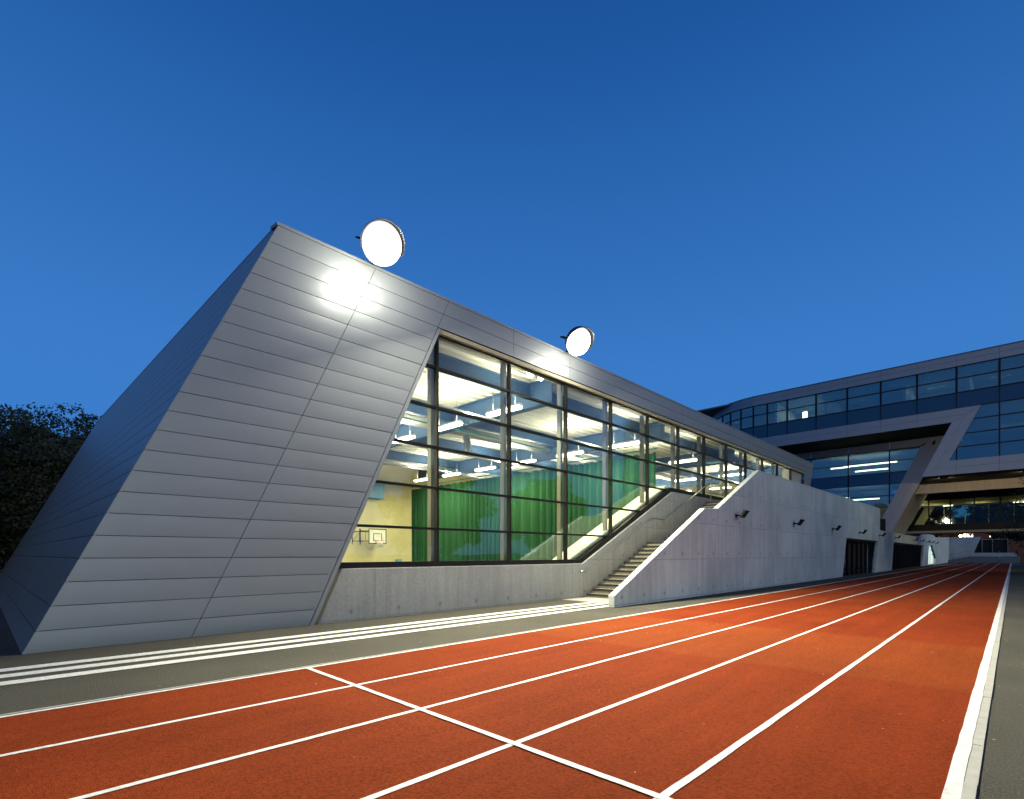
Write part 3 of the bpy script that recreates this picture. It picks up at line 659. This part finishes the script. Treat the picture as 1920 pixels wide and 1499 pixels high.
# ------------------------------------------------------------------ STAIR AND TERRACE
st = thing('outdoor_stair', 'concrete stair climbing between the two concrete walls to the terrace', 'stairs', (0, 0, 0))
def step(y, z, d, h):
    b = MB(); b.box(-10.198, -7.852, y + .02, y + d + .02, max(0, z - h), z - .03) if z - h > -.01 else b.box(-10.198, -7.852, y + .02, y + d + .02, 0, z - .03)
    s = b.build('step', mt['tread'], st)
    b = MB(); b.box(-10.198, -7.852, y, y + d + .03, z - .03, z); b.build('tread_slab', mt['tread'], s)
    b = MB(); b.box(-10.17, -7.87, y - .004, y + .07, z - .062, z + .003); b.build('nosing', mt['nosing'], s)
z = .0; y = 13.62
for k in range(13):
    z = .125 + .149 * k; y = 13.88 + .328 * k; step(y, z, .33 if k < 12 else 1.55, .149)
for k in range(13):
    z = 1.913 + .149 * (k + 1); y = 19.25 + .328 * k; step(y, z, .33, .149)
b = MB(); b.box(-10.198, -7.852, 23.5, 49.9, 3.6, 3.845); b.build('terrace_slab', mt['tread'], st)
b = MB(); b.box(-10.198, -7.852, 12.6, 13.9, 0, .006); b.build('stair_apron', mt['kerb'], st)
hr = thing('handrail', 'steel handrail following the stair along the plinth wall', 'handrail', (0, 0, 0))
b = MB(); b.tube([(-10.08, 13.4, .86), (-10.08, 13.62, .88), (-10.08, 18.0, 2.86), (-10.08, 19.15, 2.87), (-10.08, 22.75, 4.5), (-10.08, 23.3, 4.72)], .03, 10); b.build('rail', mt['stain'], hr)
for y, z in [(13.75, .90), (14.6, 1.29), (15.5, 1.70), (16.4, 2.10), (17.2, 2.46), (18.0, 2.82), (19.1, 2.83), (19.85, 3.15), (20.6, 3.5), (21.4, 3.86), (22.3, 4.27)]:
    b = MB(); b.tube([(-10.2, y, z - .07), (-10.12, y, z - .07), (-10.08, y, z - .01)], .010, 6); b.build('bracket', mt['stain'], hr)
tr_ = thing('terrace_rail', 'steel guard rail with post at the top of the stair', 'railing', (-10.0, 23.3, 3.85))
b = MB(); b.tube([(0, 0, 0), (0, 0, .92)], .024, 8); b.build('post', mt['stain'], tr_)
for zz in (.9, .45):
    b = MB(); b.tube([(-.02, -.55, zz - (.1 if zz > .5 else 0)), (0, 0, zz), (0, 1.6, zz)], .018, 8); b.build('rail', mt['stain'], tr_)

# ------------------------------------------------------------------ CLASSROOM BUILDING bridging the track
cb_ = thing('classroom_building', 'curved grey metal and blue glass building bridging over the far track', 'building', (0, 0, 0))
Y0, Y1, Y2 = 56.2, 61.8, 70.3; RC = 7.5
def FU(u, v, w):
    if u >= -19: return (u, Y0 - w, v)
    t = (-19 - u) / RC
    if t < math.pi / 2: return (-19 - (RC + w) * math.sin(t), Y0 + RC - (RC + w) * math.cos(t), v)
    return (-19 - RC - w, Y0 + RC + (t - math.pi / 2) * RC, v)
FL = lambda u, v, w: (u, Y1 - w, v)
F2 = lambda u, v, w: (u, Y2 - w, v)
XU = [-.79 - 2.587 * k for k in range(7)]; XU = [14.73, 12.145, 9.56, 6.97, 4.385, 1.797] + XU    # right to left
xs = XU + [-18.2, -19.6, -21.0, -22.4, -23.8, -25.2, -26.6, -28, -29.4, -30.8]
PNL = dict(bulge=.004, gap=.008, nu=2, nv=2)
for i in range(len(xs) - 1):
    a, c = xs[i + 1], xs[i]
    for z0, z1 in ((17.08, 17.56), (17.56, 18.02)): panel(FU, rect(a, c, z0, z1), cb_, mt['cladup'], **PNL)
    for z0, z1, g, nm in ((16.05, 17.06, 'gdark', 'pane'), (14.88, 16.05, 'gdark', 'pane'), (13.6, 14.88, 'spandrel', 'spandrel_pane')):
        pane(FU, rect(a, c, z0, z1), cb_, mt[g], w=-.06, name=nm)
    bar(FU, c - (.075), c + (.075), 14.88, 17.06, -.18, -.015, 'mullion', mt['dark'], cb_)
    bar(FU, c - .03, c + .03, 13.6, 14.88, -.10, -.015, 'mullion', mt['dark'], cb_)
    for z in (17.05, 16.05, 14.88):
        bar(FU, a, c, z - .035, z + .035, -.10, .01, 'transom', mt['dark'], cb_, n=1)
    bar(FU, a, c, 18.03, 18.10, -.35, .04, 'coping', mt['cap'], cb_)
    bar(FU, a, c, 17.06, 18.02, -.30, -.05, 'backing_frame', mt['dark'], cb_)
# lower band left of the diagonal
for i in range(len(xs) - 1):
    a, c = xs[i + 1], xs[i]
    if a > -3.6: continue
    for z0, z1 in ((12.45, 13.0), (13.0, 13.57)):
        cc = c
        if c > -3.7: q = [(a, z0), (-3.69 + (z0 - 12.45) * 1.64, z0), (-3.69 + (z1 - 12.45) * 1.64, z1), (a, z1)]
        else: q = rect(a, c, z0, z1)
        panel(FU, q, cb_, mt['cladup'], **PNL)
    bar(FU, a, min(c, -3.72), 12.46, 13.55, -.30, -.05, 'backing_frame', mt['dark'], cb_)
# diagonal member
dL = lambda z: -5.66 + (z - 8.1) * .453; dR = lambda z: -3.83 + (z - 9.28) * .4626
O = [(-1.85, 13.56), (-3.69, 12.45), (-5.66, 8.1), (-3.83, 9.28)]
mid_t = ((O[0][0] + O[1][0]) / 2, (O[0][1] + O[1][1]) / 2); mid_b = ((O[2][0] + O[3][0]) / 2, (O[2][1] + O[3][1]) / 2)
def lerp(p, q, t): return (p[0] + (q[0] - p[0]) * t, p[1] + (q[1] - p[1]) * t)
for t0, t1 in ((0, .30), (.30, .72), (.72, 1)):
    panel(FU, [lerp(O[1], O[2], t1), lerp(mid_t, mid_b, t1), lerp(mid_t, mid_b, t0), lerp(O[1], O[2], t0)], cb_, mt['cladup'], **PNL)
    panel(FU, [lerp(mid_t, mid_b, t1), lerp(O[0], O[3], t1), lerp(O[0], O[3], t0), lerp(mid_t, mid_b, t0)], cb_, mt['cladup'], **PNL)
prism(FU, [(-1.9, 13.5), (-3.69, 12.46), (-5.62, 8.14), (-3.85, 9.3)], -.30, -.05, 'backing_frame', mt['dark'], cb_)
# right of the diagonal: four more rows of glass, then the bottom band
ZR = [13.6, 12.53, 11.42, 10.35, 9.28]; xr = [x for x in xs if x > -4]; xr.append(-5.97)
for i in range(len(xr) - 1):
    a, c = xr[i + 1], xr[i]
    for r in range(4):
        q = clip(rect(a, c, ZR[r + 1], ZR[r]), 1, -.4626, -3.83 - 9.28 * .4626 + .02)
        if len(q) >= 3 and area(q) > .02: pane(FU, q, cb_, mt['gdark'], w=-.06)
    if c > -1.3 or True:
        zt = 13.6
        if c < -1.85: zt = 9.28 + (c + 3.83) / .4626
        if zt > 9.4: bar(FU, c - .05, c + .05, 9.28, zt, -.15, -.015, 'mullion', mt['dark'], cb_)
for r in range(4):
    bar(FU, dR(ZR[r]) + .02, 14.7, ZR[r] - .035, ZR[r] + .035, -.10, .01, 'transom', mt['dark'], cb_)
xb = [x for x in xs if x > -2] + [-3.4]
for z0, z1 in ((8.1, 8.70), (8.70, 9.28)):
    for i in range(len(xb) - 1): panel(FU, rect(xb[i + 1], xb[i], z0, z1), cb_, mt['cladup'], **PNL)
    panel(FU, [(-5.66 + (z0 - 8.1) * 1.55, z0), (-3.4, z0), (-3.4, z1), (-5.66 + (z1 - 8.1) * 1.55, z1)], cb_, mt['cladup'], **PNL)
prism(FU, [(-5.6, 8.12), (14.7, 8.12), (14.7, 9.27), (-3.9, 9.27)], -.30, -.05, 'backing_frame', mt['dark'], cb_)
# soffits, roof, floor plates, rooms behind the glass
def slab(x0, x1, y0, y1, z0, z1, name, mat): b = MB(); b.box(x0, x1, y0, y1, z0, z1); return b.build(name, mat, cb_)
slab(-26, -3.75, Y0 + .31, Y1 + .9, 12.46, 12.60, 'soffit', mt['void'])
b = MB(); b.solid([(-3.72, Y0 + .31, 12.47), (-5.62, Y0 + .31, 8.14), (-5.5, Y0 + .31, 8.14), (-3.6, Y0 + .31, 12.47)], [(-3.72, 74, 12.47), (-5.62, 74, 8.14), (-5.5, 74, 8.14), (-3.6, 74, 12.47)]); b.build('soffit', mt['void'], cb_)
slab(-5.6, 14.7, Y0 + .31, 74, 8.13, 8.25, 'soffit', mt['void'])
slab(-26.4, 14.7, Y0 + .6, 76, 17.85, 18.0, 'roof', mt['cap'])
slab(-26.2, 14.7, Y0 + 7, Y0 + 7.2, 12.7, 17.8, 'room_wall', mt['room']); slab(-3.4, 14.7, Y0 + 7, Y0 + 7.2, 8.3, 12.6, 'room_wall', mt['room'])
slab(-19, 14.7, Y0 + .4, Y0 + 7, 13.9, 14.5, 'floor_plate', mt['room']); slab(-26, -19, Y0 + 3.2, Y0 + 7, 13.9, 14.5, 'floor_plate', mt['room'])
slab(-2.6, 14.7, Y0 + .4, Y0 + 7, 11.2, 11.6, 'floor_plate', mt['room'])
slab(-19, 14.7, Y0 + .4, Y0 + 7, 17.0, 17.1, 'room_ceiling', mt['room'])
for x in (-2.7, -6.9, -13.0, -17.5): slab(x - .12, x + .12, Y0 + .45, Y0 + 7, 14.5, 17.0, 'partition', mt['board'])
for x in (-1.9, -4.5, -7.1, -9.7, -12.2): slab(x - 1.05, x + 1.0, Y0 + .42, Y0 + .46, 16.45, 16.98, 'roller_blind', mt['white'])
slab(-15.3, -14.9, Y0 + 1.5, Y0 + 1.7, 15.0, 15.9, 'lit_panel', mt['tubeC']);
for x in (-23, -19.5, -15.5, -11, -5, -1, 4):     # a few rooms are dimly lit
    l = bpy.data.lights.new('room_light', 'AREA'); l.shape = 'RECTANGLE'; l.size = 1.6; l.size_y = .15; l.energy = {-15.5: 60, -19.5: 35, -5: 30}.get(x, 16); l.color = (.95, 1, .9); o = bpy.data.objects.new('room_light', l); C.objects.link(o); o.location = (x, Y0 + 5.0, 16.9)
for x in (0, 5):
    l = bpy.data.lights.new('room_light', 'AREA'); l.size = 1.5; l.energy = 18; l.color = (.9, 1, .95); o = bpy.data.objects.new('room_light', l); C.objects.link(o); o.location = (x, Y0 + 4.5, 12.4)
for x in (-4.3, .8, 6):      # added warm light for the concrete beam, with invented fittings under the soffit
    b = MB(); b.box(x - .3, x + .3, 57.9, 58.02, 7.98, 8.12); wb = b.build('wall_washer', mt['dark'], cb_)
    l = bpy.data.lights.new('washer_beam', 'AREA'); l.shape = 'RECTANGLE'; l.size = .5; l.size_y = .1; l.energy = 55; l.color = (1, .74, .42); o = bpy.data.objects.new('washer_beam', l); C.objects.link(o); o.location = (x, 58.05, 8.02); o.rotation_euler = (rad(62), 0, 0)
# recessed lower block
for i, (a, c) in enumerate(((-22.5, -19.05), (-19.05, -15.6), (-15.6, -12.15), (-12.15, -8.70), (-8.70, -5.2))):
    ZL = [11.68, 10.60, 9.50, 8.36, 7.22, 6.10, 4.95]
    for r in range(6):
        q = clip(rect(a, c, ZL[r + 1], ZL[r]), -1, .449, 6.29 + .449 * 11.69)   # stop at the leg
        if len(q) >= 3 and area(q) > .02: pane(FL, q, cb_, mt['spandrel'] if r in (2,) else mt['gdark'], w=-.06, name='spandrel_pane' if r == 2 else 'pane')
    if c < -6:
        bar(FL, c - .05, c + .05, 4.9 if c < -9 else 6.35, 11.7, -.15, -.01, 'mullion', mt['dark'], cb_)
    panel(FL, rect(a, min(c, -5.0), 11.72, 12.44), cb_, mt['cladup'], **PNL)
for z in (11.69, 10.60, 9.50, 8.36, 7.22, 6.10, 4.95):
    bar(FL, -22.5, -6.29 + (z - 11.69) * .449, z - .03, z + .03, -.10, .01, 'transom', mt['dark'], cb_)
slab(-22.5, -9.0, Y1 - .02, Y1 + .4, 3.4, 4.93, 'plinth', mt['void'])
# slanted leg with two rows of cassettes; its inner side is bare concrete
lgL = lambda z: -6.29 + (z - 11.69) * .449; lgR = lambda z: -8.49 + (z - 3.67) * .47
for z0, z1 in ((3.6, 6.3), (6.3, 9.1), (9.1, 12.44)):
    m_ = lambda z: (lgL(z) + lgR(z)) / 2
    panel(FL, [(lgL(z0), z0), (m_(z0), z0), (m_(z1), z1), (lgL(z1), z1)], cb_, mt['cladup'], **PNL)
    panel(FL, [(m_(z0), z0), (lgR(z0), z0), (lgR(z1), z1), (m_(z1), z1)], cb_, mt['cladup'], **PNL)
b = MB(); zz = (3.55, 12.45)
b.solid([(lgL(3.55) + .02, Y1 + .04, 3.55), (lgR(3.55) - .02, Y1 + .04, 3.55), (lgR(12.45) - .02, Y1 + .04, 12.45), (lgL(12.45) + .02, Y1 + .04, 12.45)],
        [(lgL(3.55) + .02, Y2 + .3, 3.55), (lgR(3.55) - .02, Y2 + .3, 3.55), (lgR(12.45) - .02, Y2 + .3, 12.45), (lgL(12.45) + .02, Y2 + .3, 12.45)]); b.build('concrete_leg', mt['conB'], cb_)
slab(-22.5, -9.3, Y1 + 6, Y1 + 6.2, 4.9, 12.4, 'room_wall', mt['room']); slab(-9.3, -6.2, Y1 + 6, Y1 + 6.2, 8.3, 12.4, 'room_wall', mt['room']); slab(-22.5, -8.9, Y1 + .3, Y1 + 6, 8.45, 8.95, 'floor_plate', mt['room'])
slab(-22.5, -6, Y1 + .3, Y1 + 6, 11.7, 11.8, 'room_ceiling', mt['room'])
for (x0, x1, z, yy) in ((-13.0, -8.4, 10.75, 2.2), (-12.2, -9.3, 10.3, 3.4), (-14.0, -12.3, 10.55, 1.2), (-14.0, -12.3, 7.3, 1.2), (-12.2, -9.9, 7.15, 2.4)):
    slab(x0, x1, Y1 + yy, Y1 + yy + .22, z, z + .11, 'light_strip', mt['tubeC'])
for x in (-13.2, -10.4):
    l = bpy.data.lights.new('room_light', 'AREA'); l.size = 2; l.energy = 40; l.color = (1, .93, .7); o = bpy.data.objects.new('room_light', l); C.objects.link(o); o.location = (x, Y1 + 2.5, 7.9)
# concrete beam and bridge corridor under the block
slab(-7.4, 14.7, Y1 + .9, Y1 + 1.4, 7.25, 8.12, 'concrete_beam', mt['conB'])
br = thing('bridge_corridor', 'glazed bridge corridor with lit ceiling crossing under the classroom block', 'bridge', (0, 0, 0))
bar(F2, -7.6, 14.7, 7.2, 8.12, -4.0, 0, 'roof', mt['dark'], br); bar(F2, -8.3, 14.7, 3.95, 4.60, -4.0, 0, 'base', mt['dark'], br); bar(F2, -8.6, 14.7, 3.70, 3.94, -4.2, -.1, 'underside_beam', mt['conB'], br)
bar(F2, -8.2, 14.7, 6.72, 6.90, -3.9, -.6, 'ceiling', mt['yellowroom'], br); bar(F2, -7.0, 14.7, 6.90, 7.19, -.9, -.8, 'ceiling_cove', mt['yellowroom'], br)
xm = [-8.2, -6.47, -4.72, -2.85, -.93, 1.0, 2.9, 4.8, 8.5, 12]
for i in range(len(xm) - 1):
    q = rect(xm[i], xm[i + 1], 4.60, 7.2)
    if i == 0: q = [(-8.2, 4.6), (-6.47, 4.6), (-6.47, 7.2), (-6.95, 7.2)]
    pane(F2, q, br, mt['gcor'], w=-.06); bar(F2, xm[i + 1] - .06, xm[i + 1] + .06, 4.6, 7.2, -.15, -.01, 'mullion', mt['dark'], br)
    pane(F2, rect(max(-7.6, xm[i]), xm[i + 1], 4.60, 6.7), br, mt['gcor'], w=-3.9)
    if i > 0: bar(F2, xm[i] + .95, xm[i] + 1.03, 4.6, 6.72, -3.7, -3.6, 'inner_post', mt['yellowroom'], br)
prism(F2, [(-8.15, 4.6), (-7.3, 4.6), (-6.1, 7.15), (-6.92, 7.15)], -3.8, -3.5, 'inner_leg', mt['yellowroom'], br)
b = MB(); b.tube([(-8.12, Y2 + .3, 4.62), (-6.95, Y2 + .3, 7.15)], .05, 6); b.build('light_strip', mt['tubeC'], br)
bar(F2, -5.4, -4.6, 6.60, 6.64, -1.5, -1.4, 'light_strip', mt['tubeC'], br); bar(F2, .0, .8, 6.60, 6.64, -1.5, -1.4, 'light_strip', mt['tubeC'], br)
for x in (-6.0, -2.5, 1.0, 5):
    l = bpy.data.lights.new('corridor_light', 'AREA'); l.size = 1.2; l.energy = 18; l.color = (1, .88, .5); o = bpy.data.objects.new('corridor_light', l); C.objects.link(o); o.location = (x, Y2 + .45, 6.3); o.rotation_euler = (math.pi, 0, 0)
l = bpy.data.lights.new('corridor_light', 'AREA'); l.shape = 'RECTANGLE'; l.size = 1.2; l.size_y = .12; l.energy = 30; l.color = (1, .88, .5); o = bpy.data.objects.new('corridor_light', l); C.objects.link(o); o.location = (-5.6, Y2 + 2.2, 6.66)

# ------------------------------------------------------------------ FAR END: steps, end wall, gate, buildings
fs = thing('far_steps', 'wide concrete steps at the far end of the track', 'stairs', (0, 109.5, 0))
for k in range(7):
    b = MB(); b.box(-9.0 + k * .62 if k > 1 else -9.0, .75, .36 * k, .36 * k + .40, .148 * k - .02 if k else 0, .148 * (k + 1) - .006); b.build('step', mt['fstep'], fs); b = MB(); b.box(-9.0 + k * .62 if k > 1 else -9.0, .75, .36 * k - .01, .36 * k + .05, .148 * (k + 1) - .005, .148 * (k + 1) + .02); b.build('nosing', mt['kerb'], fs)
b = MB(); b.tube([(-1.55, -.05, 0), (-1.55, -.05, 1.9)], .035, 8); b.build('post', mt['stain'], fs)
b = MB(); b.tube([(-8.0, .2, 1.05), (-5.4, 2.2, 1.95)], .03, 8); b.build('rail', mt['steel'], fs)
ew = thing('end_wall', 'pale blue-grey concrete wall with a slanted end behind the far steps', 'wall', (0, 112.2, 0))
b = MB(); F3 = lambda u, v, w: (u, -w, v)
prism(F3, [(-9.9, 0), (.4, 0), (.4, 1.63), (-4.63, 1.63), (-3.72, 4.22), (-9.9, 4.22)], -.3, 0, 'wall_slab', mt['conX'], ew)
gt = thing('fence_panel', 'steel framed mesh fence on the low wall behind the far steps', 'fence', (0, 112.35, 1.63))
for x in (-3.6, -2.38, -.62): b = MB(); b.box(x - .05, x + .05, -.05, .05, -1.6 if x > -1 else 0, 2.1); b.build('post', mt['stain'], gt)
b = MB(); b.box(-3.7, -.55, -.05, .05, 2.1, 2.2); b.build('rail', mt['stain'], gt)
b = MB(); b.box(-4.45, -.6, .06, .08, .02, 2.1); b.build('mesh_panel', mt['void'], gt)
bb = thing('brick_building', 'dim red brick building lit orange beyond the far wall', 'building', (0, 150, 0))
b = MB(); b.box(-40, 30, 0, 10, 0, 9.5); b.build('wall', mt['brick'], bb)
for x, z0, z1 in ((-7.62, 5.0, 5.9), (-7.05, 5.0, 5.9), (-6.5, 5.0, 5.9), (-3.4, 5.0, 5.5), (-12.2, 5.1, 5.6), (4.2, 4.9, 5.8)):
    b = MB(); b.box(x - .22, x + .22, -.08, -.02, z0, z1); b.build('window', mt['litw'], bb)
    b = MB(); b.box(x - .30, x + .30, -.14, -.081, z0 - .08, z0 - .01); b.build('sill', mt['kerb'], bb)
t = thing('street_lamp', 'round amber street lamp glowing above the far end wall', 'street lamp', (-7.1, 128, 0))
b = MB(); b.tube([(0, 0, 0), (0, 0, 4.65)], .06, 8); b.build('pole', mt['dark'], t)
b = MB(); b.tube([(0, 0, 4.66), (0, 0, 4.75), (0, 0, 4.95), (0, 0, 5.05)], .20, 12); b.build('lamp_globe', mt['amber'], t)
l = bpy.data.lights.new('street_glow', 'POINT'); l.energy = 500; l.color = (1, .42, .12); l.shadow_soft_size = .08; o = bpy.data.objects.new('street_glow', l); C.objects.link(o); o.location = (-7.1, 128, 5.2)
pl = thing('low_wall', 'short pale wall end at the right edge of the path', 'wall', (1.75, 84, 0))
b = MB(); b.box(-.35, .35, -6, 4, 0, 1.9); b.build('wall_slab', mt['conX'], pl)
b = MB(); b.box(-.42, .42, -6.05, 4.05, 1.905, 1.97); b.build('coping', mt['kerb'], pl)
bw = thing('boundary_wall', 'dim brick boundary wall with timber gate right of the far steps', 'wall', (.2, 113.2, 0))
b = MB(); b.box(-.5, 9, 0, .3, 0, 3.4); b.build('wall_slab', mt['brick'], bw)

# ------------------------------------------------------------------ TREES
def tree(x, y, h, r, label, seed, leaves=9000, mat='leaf', base=.3, lz=.13, group='trees round the school', flat=1.0):
    rg = np.random.default_rng(seed); t = thing('tree', label, 'tree', (x, y, 0), group)
    b = MB(); tr = h * .022 + .06
    b.tube([(0, 0, 0), (.1, .05, h * .25), (-.05, .12, h * .5), (.1, 0, h * .8)], tr, 8, True, tr * .25)
    cl = []
    nb = 26
    for i in range(nb):
        a = i * 2.4 + rg.uniform(-.4, .4); f = (i + .5) / nb; zz = h * (base + (1 - base) * f * .95)
        rr = r * (math.sin(math.pi * min(1, .22 + f * .72)) ** .7) * rg.uniform(.62, 1.0)
        e = Vector((math.cos(a) * rr, math.sin(a) * rr * flat, zz + rg.uniform(-.3, .5)))
        s0 = Vector((0, 0, zz * .72)); m_ = (s0 + e) / 2 + Vector((0, 0, .15 * rr)); b.tube([s0, m_, e * .92 + s0 * .08], tr * .42, 5, False, tr * .08)
        for q, f2 in ((e, 1.), (m_ * .45 + e * .55, .9), (m_, .8)):
            for _ in range(3): cl.append((q + Vector(rg.normal(0, r * .14, 3)), r * rg.uniform(.12, .24) * f2))
    for _ in range(5): cl.append((Vector((rg.normal(0, r * .2), rg.normal(0, r * .2), h * rg.uniform(.92, 1.0))), r * .2))
    b.build('trunk', mt['bark'], t)
    per = leaves // len(cl); Vs = []
    for c, s in cl:
        d = rg.normal(size=(per, 3)); d /= np.linalg.norm(d, axis=1)[:, None]; d *= (rg.uniform(.35, 1.05, (per, 1)) ** .5) * s; d[:, 2] *= .75
        P = np.array(c)[None] + d; n_ = rg.normal(size=(per, 3)) + np.array([0, 0, .8]); n_ /= np.linalg.norm(n_, axis=1)[:, None]
        u_ = np.cross(n_, rg.normal(size=(per, 3))); u_ /= np.linalg.norm(u_, axis=1)[:, None]; v_ = np.cross(n_, u_)
        sz = lz * rg.uniform(.6, 1.3, (per, 1))
        Vs.append(np.stack([P - u_ * sz, P - v_ * sz * .45, P + u_ * sz, P + v_ * sz * .45], 1).reshape(-1, 3))
    V = np.concatenate(Vs); nq = len(V) // 4
    me = bpy.data.meshes.new('crown'); me.vertices.add(len(V)); me.vertices.foreach_set('co', V.ravel()); me.loops.add(nq * 4); me.loops.foreach_set('vertex_index', np.arange(nq * 4, dtype=np.int32))
    me.polygons.add(nq); me.polygons.foreach_set('loop_start', np.arange(0, nq * 4, 4, dtype=np.int32)); me.update(calc_edges=True); me.validate()
    me.materials.append(mt[mat]); link('crown', me, None, t)
    return t
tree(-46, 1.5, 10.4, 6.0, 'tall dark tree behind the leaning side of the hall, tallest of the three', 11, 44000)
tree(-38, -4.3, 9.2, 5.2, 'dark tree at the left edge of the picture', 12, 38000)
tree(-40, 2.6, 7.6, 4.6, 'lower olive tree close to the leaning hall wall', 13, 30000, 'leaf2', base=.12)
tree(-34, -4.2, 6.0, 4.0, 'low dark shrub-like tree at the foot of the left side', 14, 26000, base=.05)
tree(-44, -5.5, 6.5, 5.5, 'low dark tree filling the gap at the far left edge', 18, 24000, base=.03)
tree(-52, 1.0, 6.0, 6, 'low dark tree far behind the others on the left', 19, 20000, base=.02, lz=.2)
tree(3.9, 52, 7.0, 4.2, 'dark tree overhanging the right edge of the track', 15, 16000, base=.25, lz=.11)
for i, (x, y, h, r) in enumerate(((-14.5, 121, 12.5, 5), (-11.8, 134, 13, 4.6), (-2.5, 122, 12.5, 4.6), (2.6, 119, 11.5, 4.8), (7.5, 122, 12, 5))):
    tree(x, y, h, r, ['dark tree beyond the far wall, leftmost of the five seen through the bridge', 'dark tree beyond the far wall left of the street lamp', 'dark tree beyond the mesh fence at the far end', 'dark tree beyond the brick boundary wall', 'dark tree beyond the boundary wall, rightmost of the five'][i], 50 + i, 9000, lz=.26, base=.42 if i in (1, 2) else .3)
for i, (x, y, h, r) in enumerate(((19, 30, 9, 4.5), (20, 48, 10, 5), (22, 17, 8, 4))):
    tree(x, y, h, r, ['big tree right of the track, opposite the hall', 'tree right of the track opposite the tall wall', 'smaller tree right of the start line'][i], 30 + i, 22000, lz=.30)
for i, (x, y, h, r) in enumerate(((-14, -13, 11, 5.5), (-22, -11.5, 12, 5.5), (-30, -11, 11.5, 5.5))):  # out-of-view row added to darken what the leaning side face mirrors
    tree(x, y, h, r, ['tree behind the start of the striped path, facing the leaning wall', 'tree in the row facing the leaning wall, middle one', 'tree in the row facing the leaning wall, next to the left edge trees'][i], 60 + i, 16000, lz=.30, base=.08)
